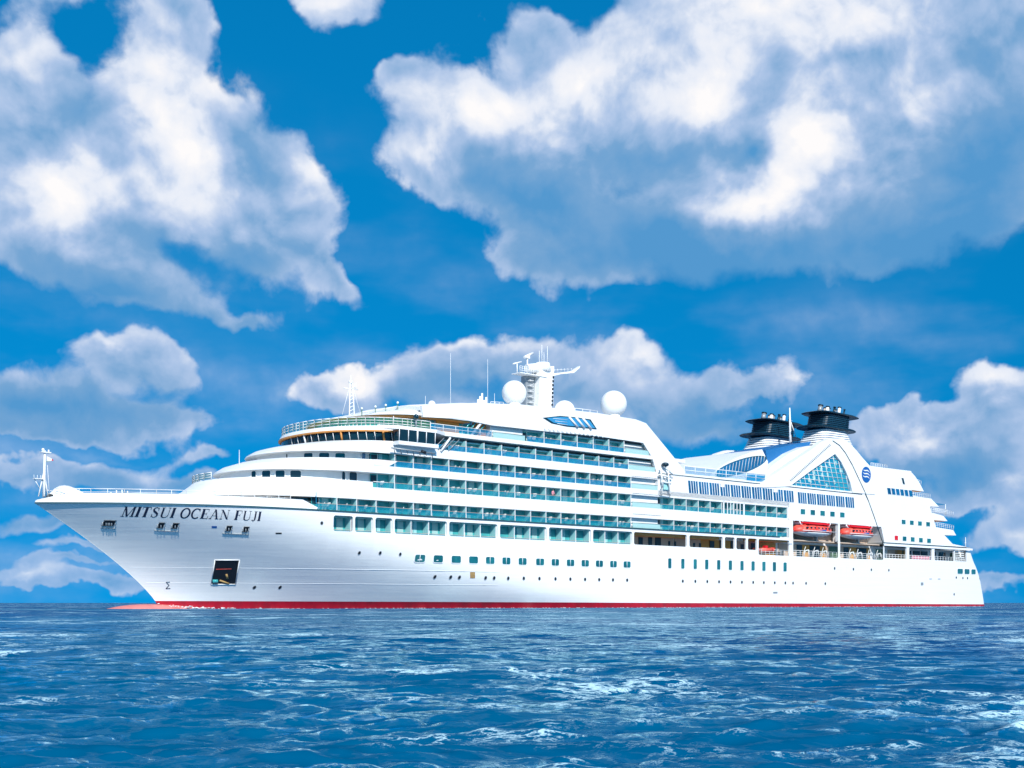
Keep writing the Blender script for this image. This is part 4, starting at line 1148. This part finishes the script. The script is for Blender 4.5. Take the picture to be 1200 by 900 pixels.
# inclined gangway bars on the casing
mb = MB().use('metal')
for k in range(5):
    a = q(915+k*3.5, 562, -9.2); b = q(925+k*3.2, 550, -9.2); mb.tube((a[0], -9.2, a[1]), (b[0], -9.2, b[1]), .05, n=4)
mb.build('casing_ladder', SHIP)
MB().use('orange').box(ue(910, -11), ue(915, -11), -11.2, -10.6, ZT+.2, ZT+1.5).build('life_ring_locker', SHIP)
mb = MB().use('railg').box(ue(903, -11.5), ue(913, -11.5), -11.6, -10.8, ZT+.02, ZT+.9); mb.build('deck_locker', SHIP)
# the great side arch with its triangular glazing
ARC = [(884.5,571),(905,557),(928,541.5),(950,527),(962,517.5),(973,513.6),(988,514.2),(996,520),(1004,529),(1011,537.5),(1018,545.2),(1018,560),(1040,640),(1036,638),(1036,575)]
AR = [q(a, b) for a, b in ARC]
arch_outer = AR
TRI = [(925,570),(950,551.5),(978,532),(985,541),(991,553),(996,566),(998.5,577.5)]
TR = [q(a, b) for a, b in TRI]
# arch = band pieces round the glazing, 1.1 m thick
mb = MB().use('white'); ya, yb = -12.92, -11.7
lower = [q(a, b) for a, b in ((884.5,571),(905,557),(928,541.5),(950,527),(962,517.5),(973,513.6),(978,532),(950,551.5),(925,570),(905,571))]
mb.prism(lower[::-1], ya, yb)
aft_ = [q(a, b) for a, b in ((973,513.6),(988,514.2),(996,520),(1004,529),(1011,537.5),(1018,545.2),(1025,579.5),(998.5,577.5),(996,566),(991,553),(985,541),(978,532))]
mb.prism(aft_[::-1], ya, yb)
mb.build('side_arch', SHIP)
mb2 = MB().use('white'); A2 = [q(a, b, 11.7) for a, b in ()]
mb2.prism(lower[::-1], 11.7, 12.9); mb2.prism(aft_[::-1], 11.7, 12.9); mb2.build('side_arch', SHIP)
tg = MB().use('archglass').prism(TR[::-1], -12.5, -12.4).build('arch_glazing', SHIP)
mb = MB().use('trim')
def inside(x, z, poly):
    c_ = False
    for i in range(len(poly)):
        (x1, z1), (x2, z2) = poly[i], poly[i-1]
        if (z1 > z) != (z2 > z) and x < (x2-x1)*(z-z1)/(z2-z1)+x1: c_ = not c_
    return c_
def clip(a, b, poly, n=60):
    run = None; out = []
    for k in range(n+1):
        p = (a[0]+(b[0]-a[0])*k/n, a[1]+(b[1]-a[1])*k/n)
        if inside(*p, poly):
            run = run or [p, p]; run[1] = p
        elif run: out.append(run); run = None
    if run: out.append(run)
    return out
xa, xb = min(p[0] for p in TR), max(p[0] for p in TR); za, zb = min(p[1] for p in TR), max(p[1] for p in TR)
for k in range(1, 8):
    z = za+(zb-za)*k/8
    for r_ in clip((xa, z), (xb, z), TR): mb.tube((r_[0][0], -12.55, r_[0][1]), (r_[1][0], -12.55, r_[1][1]), .05, n=4)
for k in range(-3, 16):
    x = xa+(xb-xa)*k/13
    for r_ in clip((x, zb), (x+2.6, za), TR): mb.tube((r_[0][0], -12.56, r_[0][1]), (r_[1][0], -12.56, r_[1][1]), .05, n=4)
mb.build('glazing_bar', tg)
# pale blinds inside the glazing
for k in range(26):
    x = xa+(xb-xa)*rnd.uniform(.1, .85); z = za+(zb-za)*rnd.uniform(.08, .75)
    if inside(x+.5, z+.35, TR) and inside(x, z, TR): MB().use('pale').prism([(x, z), (x+.5, z), (x+.3, z+.7), (x-.2, z+.7)], -12.53, -12.505).build('blind', tg)
# seam of the after block
mb = MB().use('line'); P = [q(a, b) for a, b in ((975,516.5),(983,522),(990,531),(998,545),(1005,560),(1012,575),(1017.5,587),(1025,608),(1031,626),(1036,641))]
for a, b in zip(P, P[1:]): mb.tube((a[0], -12.94 if a[1] > 21 else -12.83, a[1]), (b[0], -12.94 if b[1] > 22 else -12.83, b[1]), .09, n=4)
mb.build('seam', SHIP)
# beading along the arch
mb = MB().use('metal')
for k in range(34):
    t = k/33; a = q(925+(971-925)*t, 562-(562-520.5)*t); mb.tube((a[0], -12.93, a[1]), (a[0]+.35, -12.99, a[1]-.25), .06, n=4)
mb.build('lamp_string', SHIP)
# logo disc: blue ball with white waves
lx, lz = q(1014.3, 556.3)
rx_, rz_ = (ue(1019.4)-ue(1009))/2, 1.55
lo = MB().use('logo').prism([(lx+rx_*math.cos(a), lz+rz_*math.sin(a)) for a in np.linspace(2*math.pi, 0, 33)[:-1]], -13.0, -12.92).build('funnel_emblem', SHIP)
mb = MB().use('trim')
for k, dz in enumerate((.75, .15, -.45)):
    n = 12; R = []
    for i in range(n+1):
        t = -1+2*i/n; x = lx+rx_*.8*t; z = lz+dz-.30*t+.16*math.sin(t*3.0+.4)
        if (abs((x-lx)/rx_))**2+(abs(z-lz)/rz_)**2 > .86: continue
        w_ = .11*(1-abs(t)**2*.7); R.append([(x, -13.01, z-w_), (x, -13.03, z), (x, -13.01, z+w_)])
    mb.loft(R, False, False, closed=False)
mb.build('emblem_wave', lo)

# after block, terraces
AP = [(1017.5,545.4),(1040,548.6),(1068,552),(1073,557),(1079,566),(1083.5,575.6),(1067,575.3),(1066,582),(1092,584.5),(1096,588),(1101.5,593.6),(1090,594),(1093,603.5),(1106,607),(1093,609),(1097,617),(1110,627),(1118,637.5),(1136.5,641.8),(1036,637.5)]
blk = [(1017.8,545.4),(1040,548.6),(1068,552),(1067.5,571.8),(1067.5,580.5),(1092,584.5),(1090,594),(1093,605),(1095,611),(1097,618),(1108,628.5),(1116.5,637.5),(1134,641.3),(1036.5,637.4)]
P = [q(a, b) for a, b in blk]; P[-1] = (P[-1][0], ZL+.16); P[-2] = (P[-2][0], ZL+.16)
MB().use('white').prism(P[::-1], -12.785, 12.785).build('after_block', SHIP)
def terrace(pts, name='stern_terrace', y=12.79):
    P = [q(a, b) for a, b in pts]; return MB().use('white').prism(P[::-1], -y, y).build(name, SHIP)
terrace([(1066,552.3),(1068,552.2),(1073,557.5),(1079,566.5),(1083.7,575.8),(1067,573.8)], y=12.6)
terrace([(1066,582),(1092.5,584.6),(1101.5,593.8),(1090,593.4),(1066,592)], y=12.6)
terrace([(1092,601),(1096,601.3),(1107,604.5),(1112,610.6),(1092,609)], y=12.5)
terrace([(1094,617),(1098,617.5),(1119,621),(1122.5,627.3),(1094,626)], y=12.4)
def soff(a, b, py):
    x0, x1 = ue(a), ue(b); z = q((a+b)/2, py)[1]; MB().use('teak').box(x0, x1, -12.5, 12.5, z-.1, z-.04).build('terrace_soffit', SHIP)
soff(1068, 1081, 574.9); soff(1092, 1109, 609.7)
def rail_px(a, b, h, y=-12.5, **k):
    p0, p1 = q(*a), q(*b); return railing('terrace_railing', [(p0[0], y, p0[1]), (p1[0], y, p1[1])], h, .8, 3, **k)
rail_px((1022, 546), (1041, 548.4), .65); rail_px((1067, 581.6), (1091.5, 584.6), 1.0); rail_px((1097, 601.3), (1118.5, 604.8), 1.0)
rail_px((1093, 601), (1111, 602.8), 1.1); rail_px((1098, 617.5), (1119, 621.2), 1.0); rail_px((1076, 567), (1081, 568.5), .9)
mb = MB().use('blueglass')
x0, z0 = q(1040, 571); 
aw = q(1096, 593); 
# curved glass awning on the second terrace
mb = MB().use('rail'); a, b = q(1094, 596), q(1110, 597); mb.prism([(a[0], a[1]+.9), (b[0], b[1]+1.0), (b[0], b[1]+1.1), (a[0], a[1]+1.4)][::-1], -12.3, 12.3)
mb.use('trim').tube((b[0], -12.4, b[1]-1.2), (b[0], -12.4, b[1]+1.1), .07); mb.build('terrace_canopy', SHIP)
def plane_win(pts, glass='dark', name='window', y=-12.8):
    P = [q(a, b) for a, b in pts]; f = MB().use('trim').prism([(x, z) for x, z in P][::-1], y-.04, y-.005)
    cx_ = sum(p[0] for p in P)/len(P); cz_ = sum(p[1] for p in P)/len(P)
    fo = f.build(name, SHIP)
    MB().use(glass).prism([(cx_+(x-cx_)*.9, cz_+(z-cz_)*.9) for x, z in P][::-1], y-.06, y-.042).build('pane', fo); return fo
plane_win([(1056,559.5),(1058.5,560),(1060.5,568),(1058,567.6)], name='service_door')
for k in range(9):
    a = 1039+k*5.05; b = 571.2+k*.55
    if a < 1067: plane_win([(a,b),(a+4.3,b+.5),(a+5.6,b+8.6),(a+1.3,b+8.1)], 'blueglass', 'slanted_window')
for k in range(4):
    a = 1056.3+k*9.55; plane_win([(a,608.7+k*.9),(a+4.8,609.1+k*.9),(a+4.8,614.6+k*.85),(a,614.2+k*.85)], 'pane', 'square_window')
for k in range(4):
    a = 1057.4+k*9.55; plane_win([(a,628.2+k*.85),(a+4.8,628.6+k*.85),(a+4.8,634.3+k*.8),(a,633.9+k*.8)], 'pane', 'square_window')
plane_win([(1048,627.2),(1052.3,627.6),(1052.3,633.4),(1048,633)], 'red', 'hatch')
# low white cap over the after promenade and its lamps
mb = MB().use('white').box(162.6, uend(ZL)-.8, -12.9, -12.8, 12.1, 12.5); mb.build('promenade_fascia', SHIP)
MB().use('deck').box(162.6, uend(ZL)-1, -12.5, 12.5, 12.5, 12.74).build('after_deck', SHIP)
mb = MB().use('trim'); x, z = q(1131.5, 641, -8); mb.tube((x, -8, z-.3), (x, -8, z+2.2), .12, .05); mb.tube((x-.3, -8, z+.9), (x+.3, -8, z+.9), .06); mb.build('ensign_staff', SHIP)

# funnels -------------------------------------------------------------
def funnel(px0, py0, y, k):
    """px0,py0: photo point of the base centre; k scale against the near one"""
    x0, z0 = q(px0, py0, y); o = bpy.data.objects.new('funnel', None); COL.objects.link(o); o.parent = SHIP; o.location = (x0, y, z0)
    def sec(z, a, b, w, tilt=0): # rounded rectangle section
        return [(a+(b-a)*(.5-.5*math.cos(t))if False else (a+b)/2+(b-a)/2*(abs(math.cos(t))**.42*(1 if math.cos(t) > 0 else -1)), w*(abs(math.sin(t))**.5*(1 if math.sin(t) > 0 else -1)), z+tilt*((a+b)/2+(b-a)/2*math.cos(t))) for t in np.linspace(0, 2*math.pi, 29)[:-1]]
    base = MB()
    for i in range(7):
        z = -3.2+i*.52; g_ = 8.2-i*.28
        base.use('trim').loft([sec(z, -g_, 6.2-i*.3, 3.6-.1*i, .05), sec(z+.34, -g_+.3, 6.1-i*.3, 3.5-.1*i, .05)])
        base.use('sky_shell').loft([sec(z+.3, -g_+.9, 5.6-i*.3, 3.3-.1*i, .05), sec(z+.56, -g_+.9, 5.6-i*.3, 3.3-.1*i, .05)])
    base.build('louvred_base', o)
    b_ = MB().use('navy')
    b_.loft([sec(.35, -8.6, 7.0, 3.9, -.02), sec(.55, -8.8, 7.2, 4.0, -.02), sec(.8, -8.4, 6.8, 3.8, -.02)]); b_.build('lower_platform', o)
    b_ = MB()
    for i in range(7):
        z = .82+i*.42
        b_.use('navy').loft([sec(z, -5.4+.12*i, 5.0+.05*i, 3.1), sec(z+.2, -5.3+.12*i, 5.0+.05*i, 3.1)])
        b_.use('sky_shell').loft([sec(z+.2, -5.1+.12*i, 4.8+.05*i, 2.95), sec(z+.25, -5.1+.12*i, 4.8+.05*i, 2.95)])
        b_.use('navy').loft([sec(z+.25, -5.0+.12*i, 4.75+.05*i, 2.9), sec(z+.43, -5.0+.12*i, 4.75+.05*i, 2.9)])
    b_.build('funnel_body', o)
    b_ = MB().use('navy'); b_.loft([sec(3.8, -6.4, 7.4, 3.6, -.03), sec(3.95, -6.9, 8.6, 3.8, -.03), sec(4.2, -6.2, 7.4, 3.6, -.03)]); b_.build('upper_platform', o)
    for i, (xx_, yy_, r_, h_, m1) in enumerate(((-5.4, -1.5, .75, 1.7, 'metal'), (-2.3, -1.2, .6, 1.75, 'trim'), (-.9, .6, .42, 1.85, 'beige'), (.1, -1.4, .42, 1.9, 'navy'), (.9, .7, .42, 2.0, 'metal'), (2.1, -1.3, .55, 2.1, 'trim'), (3.3, .6, .4, 1.9, 'metal'), (4.2, -1.2, .3, 1.8, 'navy'))):
        p = MB().use(m1).tube((xx_, yy_, 4.1), (xx_+.45, yy_, 4.1+h_*.85), r_*.8, r_*.6, n=12).use('navy').tube((xx_+.45, yy_, 4.1+h_*.85), (xx_+.5, yy_, 4.3+h_*.85), r_*.82, n=12)
        p.build('exhaust_pipe', o)
    for dz in (4.15, .75):
        R = sec(dz, -6.6, 7.2, 3.6); b_ = MB().use('metal')
    o.scale = (k*1.05, k, k)
    return o
funnel(970.5, 507, -6.3, .84)
fb = funnel(905.5, 516, 6.8, .88)
mb = MB().use('trim'); x, z = q(926.5, 518, 0)
zt = q(926, 478, 0)[1]; mb.tube((x, 0, z-2), (x-.3, 0, zt), .32, .12, n=8)
for k in range(5): mb.tube((x-.5, 0, z+k), (x+.5, 0, z+k+.3), .06, n=4)
mb.tube((x+.1, 0, z+4), (x+2.6, 0, z-.3), .08); mb.build('funnel_mast', SHIP)

# promenade fittings: glass doors, posts, deck pipes -------------------
mb = MB().use('teak').box(ue(743.5), ue(847), -12.0, -9.45, 11.6, 12.1).box(ue(889), ue(925), -12.3, -9.45, 11.75, 12.1); mb.build('timber_deckhead', SHIP)
for a, b, m_ in ((744, 806, 'beige'), (838, 848, 'ochre'), (849, 875, 'ochre'), (905, 926, 'ochre'), (876, 905, 'beige'), (808, 838, 'beige'), (929.5, 956, 'beige'), (957, 984, 'ochre'), (985, 1008, 'beige'), (1009, 1036, 'ochre')):
    MB().use(m_).box(ue(a), ue(b), -9.6, -9.41, 9.2, 11.7).build('promenade_panel', SHIP)
for px, w_, h_ in ((748, 1.0, 1.3), (759.5, .9, 1.4), (767.5, 1.4, 1.5), (783, .4, .9), (790, .4, .9), (812, .5, .8), (819, .5, .8), (831.5, 1.2, 1.3), (843, .7, 1.5), (856, .7, 1.5), (868, .8, 1.0), (880, 1.2, 1.3)):
    x = ue(px, -9.6)
    MB().use('door').box(x, x+w_, -9.7, -9.61, 10.2, 10.2+h_).build('promenade_door', SHIP)
for a, b in ((929.5, 982), (984.5, 1035)):
    x0, x1 = ue(a), ue(b)
    railing('promenade_railing', [(x0, -12.5, 9.2), (x1, -12.5, 9.2)], 1.15, 1.3, 3)
    for px, w_, m_ in ((a+4, 1.6, 'door'), (a+19, 2.6, 'door'), (a+25, 1.6, 'door'), (a+42, 3.2, 'railg')):
        x = ue(px, -9.6); MB().use(m_).box(x, x+w_, -9.72, -9.61, 9.4, 11.6).build('promenade_door', SHIP)
    # cross beams holding the boat
    MB().use('beige').box(x0, x1, -12.0, -9.0, 12.15, 12.35).build('boat_deck', SHIP)
railing('promenade_railing', [(AFTP[0][0], -12.55, 9.25), (AFTP[-1][1]-1, -12.3, 9.25)], 1.2, 1.1, 3)
railing('promenade_railing', [(ue(889), -12.6, 9.25), (ue(925), -12.6, 9.25)], 1.0, 1.2, 3)
for px, w_, m_ in ((1040, 3.5, 'beige'), (1048, 4, 'ochre'), (1056, .8, 'teal'), (1060, 2.2, 'door'), (1070, 2.4, 'door'), (1079, 2.4, 'door'), (1090, 2, 'door'), (1100, 2.5, 'dark'), (1113, 5.5, 'railg')):
    x = ue(px, -9.4)
    MB().use(m_).box(x, min(x+w_, 198), -9.6, -9.41, 9.5, 11.6).build('promenade_door', SHIP)
x0, x1 = ue(1071), ue(1092)
MB().use('shirt').box(x0, x1, -12.3, -12.22, 9.75, 10.45).build('rescue_banner', SHIP)
x0, x1 = ue(1121), ue(1134)
mb = MB().use('plastic')
for k in range(6): mb.box(x0, x1-.12*k, -12.2, -12.1, 9.7+.4*k, 9.85+.4*k)
mb.build('louvre_screen', SHIP)

# things that hang on or stand on the ship ------------------------------
def boat_section(x, L, wmax, zk, zg, n=9):
    t = x/L; w = wmax*(1-abs(2*t-1)**3.2)**.6+.05
    rise = .55*abs(2*t-1)**3
    return [(x, -w, zg+rise*.3), (x, -w*.92, zg*.55+zk*.45+rise*.5), (x, -w*.55, zk+.25+rise), (x, 0, zk+rise), (x, w*.55, zk+.25+rise), (x, w*.92, zg*.55+zk*.45+rise*.5), (x, w, zg+rise*.3)]
def lifeboat(px0, px1, label):
    x0, x1 = ue(px0, -12.2), ue(px1, -12.2); L = x1-x0; z = 13.0
    t = thing('lifeboat', label, 'lifeboat', 'orange lifeboats in the open bays', x0, -12.0, z)
    n = 18
    hl = MB().use('plastic'); hl.loft([boat_section(.02+(L-.04)*k/n, L, 1.77, .05, .85) for k in range(n+1)], smooth=True, closed=True, cap0=True, cap1=True); hl.build('boat_hull', t)
    cv = MB().use('orange'); R = []
    for k in range(n+1):
        x = .02+(L-.04)*k/n; tt = x/L; w = 1.78*(1-abs(2*tt-1)**3.2)**.6+.05; h_ = 1.35*(1-abs(2*tt-1)**4)**.5+.05
        R.append([(x, -w, .78), (x, -w*1.02, 1.25), (x, -w*.93, 1.0+h_*.6), (x, -w*.6, 1.0+h_*.92), (x, 0, 1.0+h_), (x, w*.6, 1.0+h_*.92), (x, w, .78)])
    cv.loft(R, smooth=True); cv.build('canopy', t)
    rf = MB().use('red').box(L*.12, L*.86, -1.2, 1.2, 2.32, 2.62); rf.box(L*.2, L*.8, -1.75, -1.2, 2.2, 2.36); rf.build('boat_cover', t)
    for k in range(7):
        MB().use('dark').box(L*(.16+.1*k), L*(.16+.1*k)+.45, -1.83, -1.6, 1.42, 1.72).build('boat_window', t)
    MB().use('logo').box(L*.5, L*.68, -1.86, -1.8, 1.08, 1.33).build('boat_number', t)
    mb = MB().use('trim').path([(.4, -1.85, 1.0), (L-.4, -1.85, 1.0)], .06); mb.build('grab_line', t)
    # davits belong to the ship
    for fx in (.12, .88):
        x = x0+L*fx; d_ = MB().use('trim')
        d_.box(x-.22, x+.22, -12.7, -9.1, 15.2, 15.6); d_.box(x-.18, x+.18, -10.2, -9.6, 12.4, 15.2); d_.tube((x-.5, -12.8, 15.65), (x-.1, -12.8, 15.1), .14); d_.tube((x+.5, -12.8, 15.65), (x+.1, -12.8, 15.1), .14)
        d_.use('metal').tube((x, -12.2, 15.2), (x, -12.2, 14.2), .05)
        d_.build('boat_davit', SHIP)
lifeboat(930.5, 973, 'orange and white lifeboat in the forward bay beside the cabin balconies')
lifeboat(986, 1021, 'orange and white lifeboat in the after bay next to the curved seam')
# boat davit trolleys, stowed under the boats
for a in (941, 952, 962, 994, 1003, 1016, 1026):
    x = ue(a, -12); mb = MB().use('plastic')
    mb.path([(x, -12.1, 9.2), (x+.6, -12.1, 10.4), (x+1.6, -12.1, 10.6), (x+2.0, -12.1, 9.3)], .09)
    mb.path([(x+.3, -11.6, 9.2), (x+1.1, -11.8, 11.2)], .06)
    t = mb.build('deck_cradle', SHIP)
# rescue boat
def rescue():
    x0 = ue(890, -12.2); L = ue(909, -12.2)-x0
    t = thing('rescue_boat', 'small red inflatable rescue boat stowed on the promenade forward of the lifeboats', 'rescue boat', None, x0, -11.6, 9.75)
    mb = MB().use('orange')
    for s_ in (-1, 1):
        P = [(L*.02, s_*.75, .45), (L*.7, s_*.8, .45), (L*.92, s_*.45, .6), (L, 0, .7)]
        for a, b in zip(P, P[1:]): mb.tube(a, b, .34, n=10)
    mb.build('tube', t)
    MB().use('red').loft([boat_section(.1+(L-.2)*k/8, L, .7, -.1, .4) for k in range(9)], smooth=True).build('hull', t)
    MB().use('red').box(L*.45, L*.6, -.3, .3, .3, 1.25).build('console', t)
    MB().use('navy').box(-.25, .2, -.22, .22, .1, 1.1).build('outboard_motor', t)
rescue()
# jack flag on the bow mast
fx, fz = q(56, 538, 0)
fl = MB().use('trim'); n = 8
zt_ = q(56, 534, 0)[1]; zb_ = q(56, 541.5, 0)[1]
R = []
for k in range(n+1):
    t = k/n; x = t*(ue(63.5, 0)-ue(54.5, 0)); R.append([(x, .12*math.sin(t*7), (zb_-zt_)*(1-.35*t)), (x, .12*math.sin(t*7)+.1*t, -.5*t)])
fl.loft(R, False, False, closed=False, smooth=True)
fo = fl.build('jack_flag', None); place(fo, ue(54.5, 0), 0, zt_)
fo['label'] = 'small white flag with a red fly end flying from the bow mast'; fo['category'] = 'flag'
rd = MB().use('red'); RR = [[(a[0], a[1]-.02, a[2]) for a in r_] for r_ in R[5:]]; rd.loft(RR, False, False, closed=False); rd.use('red').loft([[(a[0], a[1]+.04, a[2]) for a in r_] for r_ in R[5:]], False, False, closed=False); rd.build('flag_field', fo)
gr = MB().use('railg').loft([[(r_[0][0], r_[0][1]-.02, r_[0][2]), (r_[0][0], r_[0][1]-.02, r_[0][2]*.8+r_[1][2]*.2)] for r_ in R[:6]], False, False, closed=False); gr.build('flag_field', fo)
# deck chairs on the balconies
def chair_proto():
    t = bpy.data.objects.new('deck_chair', None); COL.objects.link(t)
    s_ = MB().use('plastic').box(-.27, .27, -.27, .27, .38, .44); s_.build('seat', t)
    MB().use('plastic').loft([[(.22, -.27, .42), (.28, -.27, .42), (.28, .27, .42), (.22, .27, .42)], [(.36, -.27, .98), (.42, -.27, .98), (.42, .27, .98), (.36, .27, .98)]]).build('backrest', t)
    for a in (-.22, .22):
        for b in (-.22, .22): MB().use('plastic').tube((a, b, 0), (a*.95, b*.95, .38), .035, n=4).build('leg', t)
    return t
cp = chair_proto(); first = True
DN = {6: 'the lowest balcony row above the dark line', 7: 'the second balcony row up', 8: 'the third balcony row up', 9: 'the fourth balcony row, level with the bridge', 10: 'the top balcony row under the roof'}
cnt = 0
for (key) in ((6, DV-3*PITCH, XE), (7, DV, XE), (8, DV, XE), (9, ue(525), ue(737)), (10, ue(618), ue(732)), (6, ue(775.5), ue(923)), (7, ue(775.5), ue(923))):
    lv, xs, xe = key; n = round((xe-xs)/PITCH); w = (xe-xs)/n
    for i in range(n):
        if rnd.random() < .3: continue
        for dx in ((.9, 1.75) if rnd.random() < .35 else (1.3,)):
            if first: t = cp; first = False; kids = None
            else:
                t = link_copy(cp)
                for ch in cp.children: link_copy(ch, t)
            place(t, xs+i*w+dx+rnd.uniform(-.2, .2), -12.15+rnd.uniform(-.15, .15), LV[lv][0]+.002, rnd.uniform(-.7, .7))
            t['label'] = 'white plastic chair on '+DN[lv]+(', near the bow end' if 0 else (' near the lifeboats' if xs > 95 else '')); t['category'] = 'chair'; t['group'] = 'chairs on the %s balcony row%s' % ({6: 'lowest', 7: 'second', 8: 'third', 9: 'fourth', 10: 'top'}[lv], ' aft' if xs > 95 else '')
            cnt += 1
print('chairs', cnt)

# someone at a balcony rail
def person():
    h = 1.72
    t = thing('person', 'person in a pink shirt leaning at a balcony rail, second row up, mid ship', 'person', None, ue(650), -12.35, LV[7][0])
    V = {'pel': (0, 0, .95), 'sp': (0, -.03, 1.2), 'ch': (0, -.07, 1.38), 'nk': (0, -.1, 1.5), 'hd': (0, -.13, 1.62), 'hp': (0, -.13, 1.7)}
    body = MB().use('skin')
    me = bpy.data.meshes.new('person_body')
    vs = [(0, 0, .95), (0, -.03, 1.2), (0, -.08, 1.4), (0, -.11, 1.5), (0, -.14, 1.6), (0, -.14, 1.72),
          (-.1, 0, .9), (-.12, 0, .5), (-.13, .02, .08), (-.13, -.14, .04), (.1, 0, .9), (.12, .02, .5), (.13, .04, .08), (.13, -.12, .04),
          (-.2, -.08, 1.4), (-.27, -.1, 1.12), (-.2, -.3, .98), (-.17, -.38, .96), (.2, -.08, 1.4), (.27, -.1, 1.12), (.2, -.3, .98), (.17, -.38, .96)]
    es = [(0, 1), (1, 2), (2, 3), (3, 4), (4, 5), (0, 6), (6, 7), (7, 8), (8, 9), (0, 10), (10, 11), (11, 12), (12, 13), (2, 14), (14, 15), (15, 16), (16, 17), (2, 18), (18, 19), (19, 20), (20, 21)]
    rr = [.15, .14, .15, .06, .1, .085, .09, .065, .04, .035, .09, .065, .04, .035, .065, .045, .035, .03, .065, .045, .035, .03]
    me.from_pydata(vs, es, []); o = bpy.data.objects.new('person_body', me); COL.objects.link(o)
    sk = o.modifiers.new('skin', 'SKIN'); 
    for i, r in enumerate(rr): me.skin_vertices[0].data[i].radius = (r, r*.8 if i < 3 else r)
    me.skin_vertices[0].data[0].use_root = True
    o.modifiers.new('sub', 'SUBSURF').render_levels = 1
    return t, o
def person_build():
    t, o = person()
    dg = bpy.context.evaluated_depsgraph_get(); m2 = bpy.data.meshes.new_from_object(o.evaluated_get(dg))
    bpy.data.objects.remove(o)
    for k in ('skin', 'shirt', 'trouser'): m2.materials.append(M[k])
    for p in m2.polygons:
        c_ = p.center; p.use_smooth = True
        p.material_index = 1 if (c_.z > .93 and c_.z < 1.48 and c_.y > -.2) else (2 if c_.z <= .93 and abs(c_.x) < .2 and c_.y > -.2 and c_.z > .1 else 0)
    b_ = bpy.data.objects.new('body', m2); COL.objects.link(b_); b_.parent = t
    MB().use('navy').ball((0, -.13, 1.70), .115, 12, 8).build('hair', t)
person_build()

# foam lapping along the hull, thin broken strip
def foam():
    mb = MB().use('foam'); r2 = random.Random(5)
    def lump(x, y, z, s):
        mb.ball((x, y, z), s, 7, 5, sz=.35)
    for i in range(230):
        x = 15.5+abs(r2.gauss(0, 3.6)); lump(x, -hb(x, .1)-abs(r2.gauss(0, .35)), .05+abs(r2.gauss(0, .22))*math.exp(-(x-15.5)/5), r2.uniform(.05, .17))
    for i in range(520):
        x = 18+185*r2.random()**1.3; lump(x, -hb(x, .1)-r2.uniform(.0, .9), .0, r2.uniform(.04, .12))
    o = mb.build('bow_wash', None); place(o, 0, 0, 0); o['kind'] = 'stuff'; o['label'] = 'white foam lapping along the waterline of the ship'; o['category'] = 'foam'
foam()
